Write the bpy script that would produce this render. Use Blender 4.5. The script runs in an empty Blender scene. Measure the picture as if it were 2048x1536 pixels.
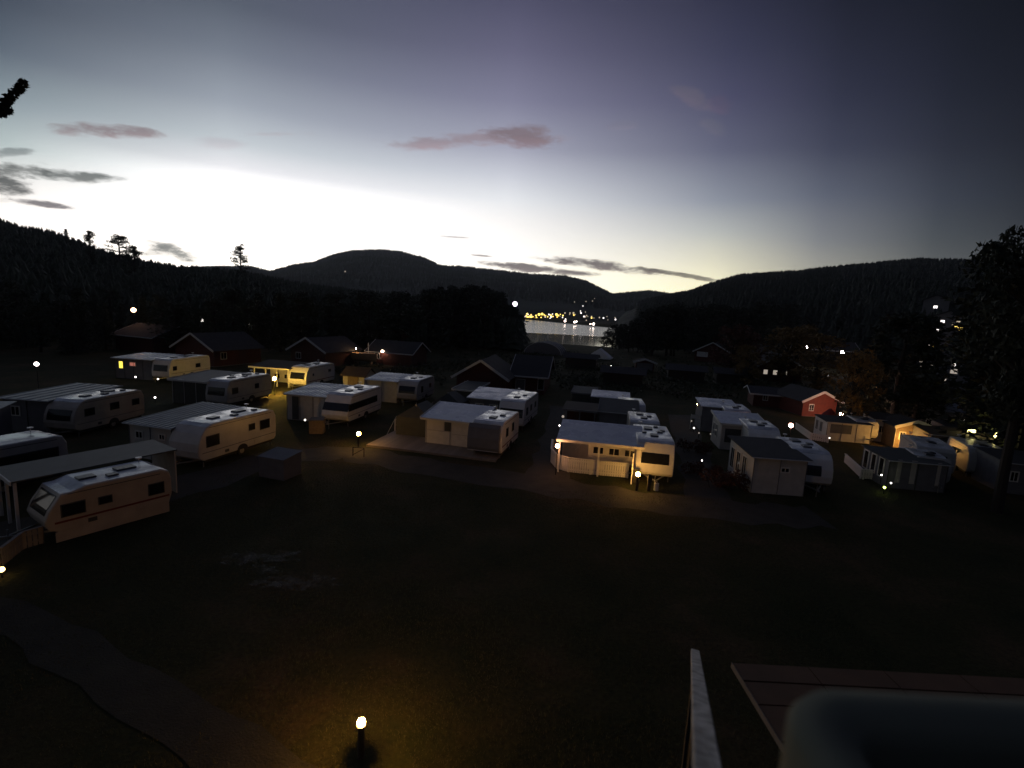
import bpy, bmesh, math, random
import numpy as np
from mathutils import Vector, Matrix

random.seed(7); rng = np.random.default_rng(11)
S = bpy.context.scene
PI = math.pi

# ------------------------------------------------------------------ camera
FPX, CAMH = 1000.0, 10.0                     # focal length in pixels of a 2048 px wide picture, eye height
PITCH, ROLL = math.atan(148/FPX), math.radians(3.0)
Fv = Vector((0, math.cos(PITCH), -math.sin(PITCH)))
U0 = Vector((0, math.sin(PITCH), math.cos(PITCH)))
X0 = Vector((1, 0, 0))
Xc = X0*math.cos(ROLL) + U0*math.sin(ROLL)
Uc = -X0*math.sin(ROLL) + U0*math.cos(ROLL)
cam = bpy.data.cameras.new('camera'); co = bpy.data.objects.new('camera', cam)
S.collection.objects.link(co); S.camera = co
cam.sensor_width = 36; cam.lens = 36*FPX/2048
cam.dof.use_dof = True; cam.dof.focus_distance = 45; cam.dof.aperture_fstop = 1.0
cam.clip_start = 0.05; cam.clip_end = 30000
co.matrix_world = Matrix(((Xc.x, Uc.x, -Fv.x, 0), (Xc.y, Uc.y, -Fv.y, 0), (Xc.z, Uc.z, -Fv.z, CAMH), (0, 0, 0, 1)))

def ray(px, py): return Fv + Xc*((px-1024)/FPX) + Uc*(-(py-768)/FPX)
def at(px, py, z=0.0):
    d = ray(px, py); t = (z-CAMH)/d.z
    return Vector((d.x*t, d.y*t, z))
def azel(px, py):
    d = ray(px, py); return math.atan2(d.x, d.y), math.atan2(d.z, math.hypot(d.x, d.y))

# ------------------------------------------------------------------ world: dusk sky
S.view_settings.view_transform = 'Standard'; S.view_settings.look = 'None'
S.view_settings.exposure = 0; S.view_settings.gamma = 1
S.view_settings.use_curve_mapping = False
W = bpy.data.worlds.new('World'); S.world = W; W.use_nodes = True
wt = W.node_tree; wt.nodes.clear()
def lin(c): return tuple((v/255/12.92 if v/255 <= .04045 else ((v/255+.055)/1.055)**2.4) for v in c)
def N(t, kind, **kw):
    n = t.nodes.new(kind)
    for k, v in kw.items(): setattr(n, k, v)
    return n
def MA(t, op, a, b=None, c=None, clamp=False):
    n = t.nodes.new('ShaderNodeMath'); n.operation = op; n.use_clamp = clamp
    for i, v in enumerate((a, b, c)):
        if v is None: continue
        if isinstance(v, (int, float)): n.inputs[i].default_value = v
        else: t.links.new(v, n.inputs[i])
    return n.outputs[0]
tc = N(wt, 'ShaderNodeTexCoord')
nv = N(wt, 'ShaderNodeVectorMath', operation='NORMALIZE'); wt.links.new(tc.outputs['Generated'], nv.inputs[0])
sp = N(wt, 'ShaderNodeSeparateXYZ'); wt.links.new(nv.outputs[0], sp.inputs[0])
az = MA(wt, 'MULTIPLY', MA(wt, 'ARCTAN2', sp.outputs[0], sp.outputs[1]), 180/PI)
el = MA(wt, 'MULTIPLY', MA(wt, 'ARCSINE', sp.outputs[2]), 180/PI)
elf = MA(wt, 'DIVIDE', el, 90.0, clamp=True)
dark = [(0, (30, 31, 38)), (8, (30, 32, 40)), (30, (36, 38, 52)), (90, (60, 65, 86))]
def sk(v): return [(e, tuple(x for x in lin(c)) if len(c) == 3 else tuple(l*c[3] for l in lin(c[:3]))) for e, c in v]
columns = [
 (-180, sk(dark)),
 (-85, sk([(0, (150, 142, 132)), (8, (120, 124, 128)), (16, (84, 92, 102)), (30, (56, 64, 80)), (90, (60, 65, 86))])),
 (-45, sk([(0, (255, 246, 232, 1.6)), (5, (255, 248, 240, 1.6)), (7.5, (255, 252, 248, 1.15)), (10.5, (190, 204, 204)), (13.5, (142, 157, 165)), (17, (90, 102, 116)), (20.3, (62, 72, 87)), (32, (54, 62, 80)), (90, (60, 65, 86))])),
 (-29.5, sk([(0, (255, 246, 230, 2.6)), (6, (255, 250, 246, 2.0)), (10.5, (255, 252, 252, 1.6)), (12, (250, 250, 254)), (14.2, (204, 212, 218)), (17.4, (160, 168, 180)), (21.3, (118, 126, 140)), (24.9, (86, 94, 108)), (36, (62, 68, 88)), (90, (60, 65, 86))])),
 (-1.5, sk([(0, (255, 246, 218, 2.0)), (6, (255, 250, 244, 1.5)), (9.6, (255, 252, 250, 1.15)), (11.8, (246, 248, 252)), (14.2, (212, 215, 226)), (16.8, (170, 172, 190)), (21.1, (130, 130, 155)), (25.3, (102, 101, 127)), (29.1, (80, 80, 105)), (40, (60, 64, 86)), (90, (60, 65, 86))])),
 (20.5, sk([(0, (255, 246, 196, 1.5)), (4, (255, 248, 212, 1.2)), (6.5, (240, 236, 214)), (9, (196, 199, 196)), (12, (146, 152, 166)), (16.6, (98, 101, 124)), (20.9, (75, 76, 103)), (24.8, (57, 59, 83)), (28.5, (44, 46, 67)), (45, (44, 46, 66)), (90, (60, 65, 86))])),
 (30, sk([(0, (216, 210, 184)), (5, (172, 170, 158)), (8, (134, 137, 142)), (12, (95, 101, 117)), (16, (62, 66, 86)), (20, (46, 49, 69)), (24, (34, 37, 54)), (27.5, (24, 27, 41)), (50, (40, 43, 62)), (90, (60, 65, 86))])),
 (38.5, sk([(0, (120, 120, 112)), (6, (86, 90, 92)), (8, (74, 80, 86)), (11, (57, 63, 76)), (15, (39, 43, 57)), (18.6, (28, 32, 46)), (22, (21, 25, 38)), (25.4, (15, 19, 30)), (50, (30, 34, 48)), (90, (60, 65, 86))])),
 (46, sk([(0, (60, 64, 68)), (6, (44, 49, 56)), (10, (27, 32, 41)), (15, (16, 20, 29)), (25, (7, 10, 16)), (50, (28, 32, 46)), (90, (60, 65, 86))])),
 (95, sk([(0, (32, 34, 42)), (10, (30, 32, 42)), (30, (32, 35, 50)), (90, (60, 65, 86))])),
 (180, sk(dark)),
]
cur = None
for i, (a, st) in enumerate(columns):
    r = N(wt, 'ShaderNodeValToRGB'); wt.links.new(elf, r.inputs[0]); cr = r.color_ramp
    cr.interpolation = 'CARDINAL' if False else 'LINEAR'
    while len(cr.elements) < len(st): cr.elements.new(.5)
    for e_, (e, c) in zip(cr.elements, st): e_.position = 0
    for j, (e, c) in enumerate(st):
        cr.elements[j].position = e/90
    for j, (e, c) in enumerate(st):
        cr.elements[j].color = (*c, 1)
    if cur is None: cur = r.outputs[0]; prev = a; continue
    mr = N(wt, 'ShaderNodeMapRange', interpolation_type='LINEAR')
    wt.links.new(az, mr.inputs[0]); mr.inputs[1].default_value = prev; mr.inputs[2].default_value = a
    mx = N(wt, 'ShaderNodeMix', data_type='RGBA', clamp_factor=True)
    wt.links.new(mr.outputs[0], mx.inputs[0]); wt.links.new(cur, mx.inputs[6]); wt.links.new(r.outputs[0], mx.inputs[7])
    cur = mx.outputs[2]; prev = a
# clouds: ragged bands in the sky, given by direction
nz = N(wt, 'ShaderNodeTexNoise'); nz.inputs['Scale'].default_value = 13; nz.inputs['Detail'].default_value = 8; nz.inputs['Roughness'].default_value = .68
mpn = N(wt, 'ShaderNodeMapping'); mpn.inputs['Scale'].default_value = (1, 1, 3.2)
wt.links.new(nv.outputs[0], mpn.inputs[0]); wt.links.new(mpn.outputs[0], nz.inputs[0])
nn = MA(wt, 'SUBTRACT', nz.outputs[0], .5)
clouds = [ # centre px, half width px, half height px, tilt(px/px), colour, opacity
 ((212, 262), 72, 14, .04, (138, 124, 128), .85), ((105, 352), 90, 14, .04, (96, 102, 100), .9), ((18, 362), 52, 30, -.2, (80, 84, 82), .95),
 ((88, 408), 34, 7, .15, (92, 84, 90), .9), ((20, 305), 30, 9, -.1, (110, 120, 122), .7), ((440, 286), 50, 14, .02, (180, 168, 176), .3),
 ((960, 280), 180, 17, -.05, (150, 134, 142), .75), ((1040, 274), 80, 22, .06, (126, 112, 120), .85), ((1385, 196), 42, 16, .5, (104, 98, 112), .5),
 ((1440, 210), 26, 16, .7, (92, 82, 104), .4), ((1430, 255), 28, 14, .5, (104, 104, 118), .35), ((910, 474), 36, 3, .06, (140, 132, 134), .8),
 ((960, 511), 28, 2.5, .08, (150, 140, 142), .8), ((1080, 538), 125, 9, .1, (112, 102, 104), .95), ((1180, 528), 150, 10, .13, (108, 98, 100), .95),
 ((1350, 548), 95, 5, .17, (118, 112, 100), .9), ((1300, 540), 60, 5, .12, (110, 104, 98), .9), ((345, 506), 54, 17, .3, (120, 122, 118), .9), ((310, 500), 30, 12, -.3, (128, 130, 126), .8),
 ((550, 268), 60, 5, 0, (176, 164, 170), .35), ((1250, 250), 40, 8, -.1, (122, 120, 136), .3)]
for (cx, cy), hw, hh, tilt, col, op in clouds:
    d = ray(cx, cy).normalized()
    sx = (Xc + Uc*(-tilt)).normalized(); sx = (sx - d*sx.dot(d)).normalized(); sy = d.cross(sx).normalized()
    dist = math.sqrt(FPX**2 + (cx-1024)**2 + (cy-768)**2)
    kx = dist/hw/ (1+((cx-1024)/FPX)**2)**.5; ky = dist/hh
    def dot(v, k):
        n = N(wt, 'ShaderNodeVectorMath', operation='DOT_PRODUCT'); wt.links.new(nv.outputs[0], n.inputs[0]); n.inputs[1].default_value = tuple(v)
        return MA(wt, 'MULTIPLY', n.outputs['Value'], k)
    u = dot(sx, kx); v = dot(sy, ky)
    front = N(wt, 'ShaderNodeVectorMath', operation='DOT_PRODUCT'); wt.links.new(nv.outputs[0], front.inputs[0]); front.inputs[1].default_value = tuple(d)
    r2 = MA(wt, 'ADD', MA(wt, 'MULTIPLY', u, u), MA(wt, 'MULTIPLY', v, v))
    m = MA(wt, 'SUBTRACT', MA(wt, 'ADD', 1.0, MA(wt, 'MULTIPLY', nn, 4.6)), r2)
    m = MA(wt, 'MULTIPLY', m, 1.15, clamp=True)
    m = MA(wt, 'MULTIPLY', MA(wt, 'MULTIPLY', m, MA(wt, 'GREATER_THAN', front.outputs['Value'], 0.0)), op)
    mx = N(wt, 'ShaderNodeMix', data_type='RGBA'); wt.links.new(m, mx.inputs[0]); wt.links.new(cur, mx.inputs[6])
    low = N(wt, 'ShaderNodeMix', data_type='RGBA', clamp_factor=True); wt.links.new(MA(wt, 'MULTIPLY', MA(wt, 'ADD', MA(wt, 'ADD', v, .1), MA(wt, 'MULTIPLY', nn, 1.5)), .55, clamp=True), low.inputs[0])
    low.inputs[6].default_value = (*lin(col), 1); low.inputs[7].default_value = (*lin((min(255, col[0]*1.25), col[1]*1.18, col[2]*1.17)), 1); wt.links.new(low.outputs[2], mx.inputs[7])
    cur = mx.outputs[2]
bg = N(wt, 'ShaderNodeBackground'); wt.links.new(cur, bg.inputs[0]); bg.inputs[1].default_value = 1.0
wo = N(wt, 'ShaderNodeOutputWorld'); wt.links.new(bg.outputs[0], wo.inputs[0])
try: W.cycles.sampling_method = 'MANUAL'; W.cycles.sample_map_resolution = 512
except Exception: pass

# ------------------------------------------------------------------ materials
MATS = {}
def mat(name, col, rough=.6, var=.25, scale=3.0, metal=0.0, bump=0.0, bscale=20.0, col2=None, spec=.5):
    if name in MATS: return MATS[name]
    m = bpy.data.materials.new(name); m.use_nodes = True; t = m.node_tree; b = t.nodes['Principled BSDF']
    b.inputs['Roughness'].default_value = rough; b.inputs['Metallic'].default_value = metal
    b.inputs['Specular IOR Level'].default_value = spec
    tc = N(t, 'ShaderNodeTexCoord'); n = N(t, 'ShaderNodeTexNoise'); n.inputs['Scale'].default_value = scale; n.inputs['Detail'].default_value = 6
    t.links.new(tc.outputs['Object'], n.inputs[0])
    r = N(t, 'ShaderNodeValToRGB'); t.links.new(n.outputs[0], r.inputs[0])
    c2 = col2 if col2 else tuple(c*(1-var) for c in col)
    r.color_ramp.elements[0].position = .32; r.color_ramp.elements[1].position = .68
    r.color_ramp.elements[0].color = (*c2, 1); r.color_ramp.elements[1].color = (*col, 1)
    t.links.new(r.outputs[0], b.inputs['Base Color'])
    if bump:
        nb = N(t, 'ShaderNodeTexNoise'); nb.inputs['Scale'].default_value = bscale; nb.inputs['Detail'].default_value = 5
        t.links.new(tc.outputs['Object'], nb.inputs[0])
        bp = N(t, 'ShaderNodeBump'); bp.inputs['Strength'].default_value = bump; bp.inputs['Distance'].default_value = .05
        t.links.new(nb.outputs[0], bp.inputs['Height']); t.links.new(bp.outputs[0], b.inputs['Normal'])
    MATS[name] = m; return m
def emit(name, col, strength, sample=True):
    if name in MATS: return MATS[name]
    m = bpy.data.materials.new(name); m.use_nodes = True; b = m.node_tree.nodes['Principled BSDF']
    b.inputs['Base Color'].default_value = (.8, .8, .8, 1); b.inputs['Emission Color'].default_value = (*col, 1); b.inputs['Emission Strength'].default_value = strength
    if not sample: m.cycles.emission_sampling = 'NONE'
    MATS[name] = m; return m
M = dict(
 vancream=mat('caravan_cream_vignetted', (.42, .37, .31), .4, .25, 1.2), sheetdim=mat('roof_sheet_vignetted', (.24, .26, .27), .42, .3, 1.2),  # vignette darkening of the left side is put into these two colours
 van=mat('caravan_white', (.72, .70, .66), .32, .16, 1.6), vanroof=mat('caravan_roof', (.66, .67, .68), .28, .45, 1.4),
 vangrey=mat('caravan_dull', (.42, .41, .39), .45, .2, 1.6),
 acryl=mat('acrylic_window', (.012, .013, .015), .12), hatch=mat('hatch_plastic', (.05, .055, .06), .4),
 black=mat('black_rubber', (.015, .015, .015), .8), steel=mat('steel', (.35, .35, .35), .4, metal=.8), trim=mat('red_trim', (.16, .02, .015), .4),
 grille=mat('dark_underside', (.02, .02, .02), .8),
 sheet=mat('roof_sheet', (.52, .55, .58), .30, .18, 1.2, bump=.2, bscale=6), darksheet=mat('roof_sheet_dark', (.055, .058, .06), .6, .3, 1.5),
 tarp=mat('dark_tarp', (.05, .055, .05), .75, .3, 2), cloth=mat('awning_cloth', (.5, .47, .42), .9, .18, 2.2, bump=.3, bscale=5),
 greycloth=mat('grey_cloth', (.16, .16, .17), .9, .2, 2.2, bump=.3, bscale=5),
 wwall=mat('white_boards', (.66, .63, .57), .6, .15, 2.5), wfence=mat('fence_white', (.72, .69, .62), .6, .15, 4), wood=mat('bare_wood', (.22, .16, .10), .8, .3, 5),
 darkwood=mat('dark_wood', (.03, .025, .02), .8, .3, 5), red=mat('red_boards', (.085, .020, .014), .8, .3, 3), barge=mat('white_trim', (.55, .55, .54), .6, .15, 4),
 felt=mat('roof_felt', (.035, .035, .037), .9, .3, 2, bump=.4), feltbrown=mat('roof_felt_brown', (.05, .035, .028), .9, .3, 2),
 deck=mat('deck_boards', (.26, .22, .18), .7, .3, 3), grass=mat('grass_blades', (.05, .07, .018), .8, .5, 1.5, col2=(.09, .07, .03)),
 needle=mat('needles', (.022, .038, .016), .8, .5, .3), needle2=mat('needles_dark', (.014, .024, .012), .8, .4, .3), bark=mat('bark', (.022, .018, .014), .9, .4, 4),
 autumn=mat('autumn_leaves', (.2, .12, .03), .8, .4, .5), rust=mat('rust_leaves', (.10, .03, .015), .8, .4, .5), hedge=mat('hedge_leaves', (.03, .045, .02), .8, .4, .6),
 beam=mat('weathered_white_paint', (.56, .56, .53), .7, .3, 9, bump=.5, bscale=40, col2=(.20, .20, .18)), panel=mat('brown_panel', (.12, .058, .026), .8, .3, 2), tub=mat('grey_green_plastic', (.105, .115, .085), .85, .12, 2),
 tubdark=mat('dark_plastic', (.05, .055, .055), .6), gravel=mat('gravel', (.04, .035, .025), .9, .45, 1.2, bump=.6, bscale=30), boat=mat('orange_boat', (.5, .30, .14), .5), tentw=mat('white_canvas', (.8, .8, .78), .8), stone=mat('concrete', (.3, .29, .27), .85, .2, 5, bump=.3),
 parasol=mat('red_canvas', (.22, .02, .018), .8), kerb=mat('plinth', (.12, .12, .12), .9),
)
def emi(): pass
E_warm = emit('glow_warm', (1, .50, .11), 190); E_near = emit('glow_warm_near', (1, .45, .08), 1000); E_bright = emit('glow_bright_yellow', (1, .60, .10), 1000); E_cool = emit('glow_cool', (1, .52, .40), 60)
E_white = emit('glow_white_small', (1, .93, .85), 5, False); E_dim = emit('glow_dim_far', (1, .8, .55), .45, False); E_far = emit('glow_far_white', (1, .9, .86), 2.2, False)
E_fary = emit('glow_far_yellow', (1, .66, .12), 2.4, False); E_win = emit('glow_window_yellow', (1, .78, .08), 1.6); E_red = emit('glow_window_red', (1, .28, .18), .35); E_green = emit('glow_green', (.75, 1, .12), 12)
E_winw = emit('glow_window_white', (1, .85, .7), .35, False); E_bush = emit('glow_patio', (1, .8, .25), .9)

for nm_, lo_, hi_ in (('caravan_roof', .10, .42), ('roof_sheet', .18, .45)):
    t_ = MATS[nm_].node_tree; nr_ = N(t_, 'ShaderNodeTexNoise'); nr_.inputs['Scale'].default_value = 1.1; nr_.inputs['Detail'].default_value = 3
    tt_ = N(t_, 'ShaderNodeTexCoord'); t_.links.new(tt_.outputs['Object'], nr_.inputs[0]); mr_ = N(t_, 'ShaderNodeMapRange'); t_.links.new(nr_.outputs[0], mr_.inputs[0])
    mr_.inputs[1].default_value = .38; mr_.inputs[2].default_value = .62; mr_.inputs[3].default_value = lo_; mr_.inputs[4].default_value = hi_
    t_.links.new(mr_.outputs[0], t_.nodes['Principled BSDF'].inputs['Roughness']); t_.nodes['Principled BSDF'].inputs['Specular IOR Level'].default_value = .75
# ------------------------------------------------------------------ mesh helpers
COL = S.collection
def link(name, me, m=None, parent=None, smooth=False):
    o = bpy.data.objects.new(name, me); COL.objects.link(o)
    if m is not None and len(me.materials) == 0: me.materials.append(m)
    if parent: o.parent = parent
    if smooth:
        for p in me.polygons: p.use_smooth = True
    return o
def tag(o, label=None, cat=None, group=None, kind=None):
    if label: o['label'] = label
    if cat: o['category'] = cat
    if group: o['group'] = group
    if kind: o['kind'] = kind
    return o
def empty(name, loc, rz=0, label=None, cat=None, group=None):
    o = bpy.data.objects.new(name, None); COL.objects.link(o); o.location = loc; o.rotation_euler = (0, 0, rz); o.empty_display_size = .3
    return tag(o, label, cat, group)
class MB:
    def __init__(s): s.v = []; s.f = []
    def add(s, v, f):
        b = len(s.v); s.v += [tuple(p) for p in v]; s.f += [tuple(i+b for i in q) for q in f]; return s
    def box(s, a, b):
        (x0, y0, z0), (x1, y1, z1) = a, b
        return s.add([(x0,y0,z0),(x1,y0,z0),(x1,y1,z0),(x0,y1,z0),(x0,y0,z1),(x1,y0,z1),(x1,y1,z1),(x0,y1,z1)],
            [(0,3,2,1),(4,5,6,7),(0,1,5,4),(1,2,6,5),(2,3,7,6),(3,0,4,7)])
    def bar(s, p, q, w, h=None, up=(0,0,1)):
        p = Vector(p); q = Vector(q); h = h or w; d = (q-p).normalized(); upv = Vector(up)
        if abs(d.dot(upv)) > .98: upv = Vector((1, 0, 0))
        r = d.cross(upv).normalized()*w/2; u = r.cross(d).normalized()*h/2
        vs = [p-r-u, p+r-u, p+r+u, p-r+u, q-r-u, q+r-u, q+r+u, q-r+u]
        return s.add(vs, [(0,3,2,1),(4,5,6,7),(0,1,5,4),(1,2,6,5),(2,3,7,6),(3,0,4,7)])
    def tube(s, p, q, r0, r1=None, n=8):
        p = Vector(p); q = Vector(q); r1 = r0 if r1 is None else r1; d = (q-p).normalized()
        a = d.cross(Vector((0,0,1)) if abs(d.z) < .95 else Vector((1,0,0))).normalized(); b = d.cross(a)
        vs = [p+(a*math.cos(2*PI*i/n)+b*math.sin(2*PI*i/n))*r0 for i in range(n)]+[q+(a*math.cos(2*PI*i/n)+b*math.sin(2*PI*i/n))*r1 for i in range(n)]
        f = [(i, (i+1) % n, n+(i+1) % n, n+i) for i in range(n)]+[tuple(range(n-1, -1, -1)), tuple(range(n, 2*n))]
        return s.add(vs, f)
    def prism(s, prof, axis, a0, a1):
        # prof: list of 2D points; axis 'y': profile in xz extruded along y; 'x': profile in yz extruded along x; 'z': profile in xy
        def P3(p, a): return (p[0], a, p[1]) if axis == 'y' else ((a, p[0], p[1]) if axis == 'x' else (p[0], p[1], a))
        n = len(prof); vs = [P3(p, a0) for p in prof]+[P3(p, a1) for p in prof]
        return s.add(vs, [(i, (i+1) % n, n+(i+1) % n, n+i) for i in range(n)]+[tuple(range(n-1, -1, -1)), tuple(range(n, 2*n))])
    def ball(s, c, r, n=8, k=6, sz=1):
        vs = [(c[0], c[1], c[2]+r*sz)]
        for i in range(1, k):
            t = PI*i/k
            for j in range(n): vs.append((c[0]+r*math.sin(t)*math.cos(2*PI*j/n), c[1]+r*math.sin(t)*math.sin(2*PI*j/n), c[2]+r*sz*math.cos(t)))
        vs.append((c[0], c[1], c[2]-r*sz)); f = []
        for j in range(n): f.append((0, 1+j, 1+(j+1) % n)); f.append((len(vs)-1, 1+(k-2)*n+(j+1) % n, 1+(k-2)*n+j))
        for i in range(k-2):
            for j in range(n): a = 1+i*n+j; b = 1+i*n+(j+1) % n; f.append((a, a+n, b+n, b))
        return s.add(vs, f)
    def mesh(s, name, bevel=0, seg=2):
        me = bpy.data.meshes.new(name); me.from_pydata([tuple(v) for v in s.v], [], s.f)
        bm = bmesh.new(); bm.from_mesh(me); bmesh.ops.recalc_face_normals(bm, faces=bm.faces)
        if bevel: bmesh.ops.bevel(bm, geom=[e for e in bm.edges if e.calc_face_angle(0) > .35], offset=bevel, segments=seg, affect='EDGES', profile=.6)
        bm.to_mesh(me); bm.free(); me.update(); return me
    def build(s, name, m, parent=None, bevel=0, seg=2, smooth=False):
        return link(name, s.mesh(name, bevel, seg), m, parent, smooth)
def np_mesh(name, verts, faces):
    me = bpy.data.meshes.new(name); nf, k = faces.shape
    me.vertices.add(len(verts)); me.vertices.foreach_set('co', np.ascontiguousarray(verts, dtype=np.float32).ravel())
    me.loops.add(nf*k); me.loops.foreach_set('vertex_index', np.ascontiguousarray(faces, dtype=np.int32).ravel())
    me.polygons.add(nf); me.polygons.foreach_set('loop_start', np.arange(0, nf*k, k, dtype=np.int32)); me.polygons.foreach_set('loop_total', np.full(nf, k, dtype=np.int32))
    me.update(calc_edges=True); return me

# ------------------------------------------------------------------ terrain
def sstep(a, b, x): t = np.clip((x-a)/(b-a), 0, 1); return t*t*(3-2*t)
def vnoise(x, y, sc, seed=0):
    x = np.asarray(x, float)/sc; y = np.asarray(y, float)/sc
    xi = np.floor(x).astype(int); yi = np.floor(y).astype(int); fx = x-xi; fy = y-yi; fx = fx*fx*(3-2*fx); fy = fy*fy*(3-2*fy)
    def h(a, b): v = np.sin(a*127.1+b*311.7+seed*74.7)*43758.5453; return v-np.floor(v)
    return (h(xi, yi)*(1-fx)+h(xi+1, yi)*fx)*(1-fy)+(h(xi, yi+1)*(1-fx)+h(xi+1, yi+1)*fx)*fy
LAKE = -3.0
def ground_z(x, y):
    x = np.asarray(x, float); y = np.asarray(y, float)
    far = np.where(x < 20, 735+(20-x)*.3, 735-(x-20)*2.6)
    near = 188+.12*np.abs(x-25)
    m = sstep(near-22, near+8, y)*(1-sstep(far-14, far+14, y))*sstep(-170, -120, x)*(1-sstep(105, 150, x))
    r = np.hypot(x, y)
    base = .35*(vnoise(x, y, 14, 3)-.5)*sstep(46, 80, r)+1.2*(vnoise(x, y, 60, 5)-.5)*sstep(90, 160, r)
    return base*(1-m)-6.5*m
def prof_fn(pts):
    a = [(azel(px, py)) for px, py in pts]; A = np.degrees([p[0] for p in a]); T = np.array([math.tan(p[1]) for p in a])
    return A, T
H_LEFT = prof_fn([(-900, 420), (-300, 420), (0, 438), (45, 455), (100, 462), (150, 480), (200, 500), (260, 514), (300, 524), (360, 534), (420, 538), (470, 541), (530, 552), (600, 566), (700, 580), (800, 588), (900, 598), (985, 612)])
H_FAR = prof_fn([(100, 560), (300, 540), (420, 534), (500, 533), (540, 543), (590, 529), (630, 524), (660, 511), (700, 502), (760, 499), (800, 503), (850, 516), (880, 531), (920, 533), (1000, 541), (1060, 548), (1130, 552), (1170, 561), (1200, 576), (1225, 588), (1260, 585), (1300, 582), (1340, 588), (1450, 600), (1600, 610), (1900, 640)])
H_RIGHT = prof_fn([(1262, 612), (1290, 600), (1335, 590), (1380, 581), (1430, 563), (1480, 549), (1540, 544), (1600, 541), (1660, 533), (1750, 525), (1840, 517), (1950, 521), (2048, 521), (2600, 540), (4000, 600)])
FADE = {id(H_LEFT[0]): (25, 3.5), id(H_FAR[0]): (25, 12), id(H_RIGHT[0]): (2.0, 12)}
def hill_z(hill, x, y):
    (A, T), R, r0, th = hill
    a = np.degrees(np.arctan2(x, y)); r = np.hypot(x, y)
    t = np.interp(a, A, T); ridge = CAMH + R*t - th
    e0, e1 = FADE[id(A)]; wf = sstep(A[0]-e0, A[0], a)*(1-sstep(A[-1], A[-1]+e1, a)); ridge = ridge*wf
    u = np.clip((r-r0)/(R-r0), 0, 1)
    rise = ridge*(u**.85)
    back = 1-.55*sstep(R, R*1.9, r)
    n = (vnoise(x, y, R*.12, 2)-.5)*.07*ridge*np.sin(PI*np.clip(u, 0, 1)) + (vnoise(x, y, R*.03, 9)-.5)*.012*R*.5*np.sin(PI*u)
    return np.where(r > R, ridge*back, rise)+n-6*(1-sstep(0, .06, u))-9*(1-sstep(0, .5, wf))
HILLS = {'left': (H_LEFT, 400., 118., 6.5), 'far': (H_FAR, 2300., 740., 4.), 'right': (H_RIGHT, 950., 210., 8.)}
def all_z(x, y): return max(float(ground_z(x, y)), *[float(hill_z(h, x, y)) if math.hypot(x, y) > h[2] else -99 for h in HILLS.values()])
def polar(name, zf, a0, a1, na, rs, m):
    A = np.radians(np.linspace(a0, a1, na)); Rr = np.array(rs); aa, rr = np.meshgrid(A, Rr)
    x = rr*np.sin(aa); y = rr*np.cos(aa); z = zf(x, y); nr = len(Rr)
    v = np.stack([x, y, z], -1).reshape(-1, 3); i, j = np.meshgrid(np.arange(nr-1), np.arange(na-1), indexing='ij'); q = (i*na+j).ravel()
    me = np_mesh(name, v, np.stack([q, q+1, q+na+1, q+na], -1)); o = link(name, me, m, smooth=True); return o
ground_m = bpy.data.materials.new('ground_grass'); ground_m.use_nodes = True
t = ground_m.node_tree; b = t.nodes['Principled BSDF']; b.inputs['Roughness'].default_value = .95; b.inputs['Specular IOR Level'].default_value = .15
gc = N(t, 'ShaderNodeNewGeometry'); n1 = N(t, 'ShaderNodeTexNoise'); n1.inputs['Scale'].default_value = .22; n1.inputs['Detail'].default_value = 9; n1.inputs['Roughness'].default_value = .65
n2 = N(t, 'ShaderNodeTexNoise'); n2.inputs['Scale'].default_value = 7; n2.inputs['Detail'].default_value = 8; n2.inputs['Roughness'].default_value = .7
for n in (n1, n2): t.links.new(gc.outputs['Position'], n.inputs[0])
r1 = N(t, 'ShaderNodeValToRGB'); t.links.new(n1.outputs[0], r1.inputs[0])
for e_, (p_, c_) in zip([r1.color_ramp.elements[0], r1.color_ramp.elements.new(.5), r1.color_ramp.elements[-1]], [(.35, (.022, .032, .010)), (.52, (.045, .045, .017)), (.66, (.085, .060, .032))]): e_.position = p_; e_.color = (*c_, 1)
mxg = N(t, 'ShaderNodeMix', data_type='RGBA', blend_type='MULTIPLY'); mxg.inputs[0].default_value = .9
r2_ = N(t, 'ShaderNodeValToRGB'); t.links.new(n2.outputs[0], r2_.inputs[0]); r2_.color_ramp.elements[0].position = .3; r2_.color_ramp.elements[1].position = .7
r2_.color_ramp.elements[0].color = (.35, .35, .35, 1); r2_.color_ramp.elements[1].color = (1.25, 1.2, 1.1, 1)
t.links.new(r1.outputs[0], mxg.inputs[6]); t.links.new(r2_.outputs[0], mxg.inputs[7]); t.links.new(mxg.outputs[2], b.inputs['Base Color'])
bp = N(t, 'ShaderNodeBump'); bp.inputs['Strength'].default_value = .9; bp.inputs['Distance'].default_value = .12; t.links.new(n2.outputs[0], bp.inputs['Height']); t.links.new(bp.outputs[0], b.inputs['Normal'])
rs = [0.01]+list(np.geomspace(2, 190, 70))+list(np.linspace(195, 800, 110))+list(np.geomspace(840, 3300, 16))
g = polar('ground', ground_z, -180, 180, 721, rs, ground_m); tag(g, kind='structure')
forest_m = mat('forest_floor', (.020, .032, .016), .95, .5, .02, bump=.5, bscale=.4)
for nm, key, a0, a1, rr in (('hillside', 'left', -115, 8, list(np.linspace(118, 420, 90))+list(np.geomspace(430, 1100, 16))),
                           ('mountain', 'far', -70, 60, list(np.linspace(740, 2350, 90))+list(np.geomspace(2400, 3300, 8))),
                           ('hillside', 'right', 8, 110, list(np.linspace(210, 970, 90))+list(np.geomspace(990, 2300, 16)))):
    hh = HILLS[key]; tag(polar(nm, lambda x, y: hill_z(hh, x, y), a0, a1, 340, rr, forest_m), kind='structure')
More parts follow.
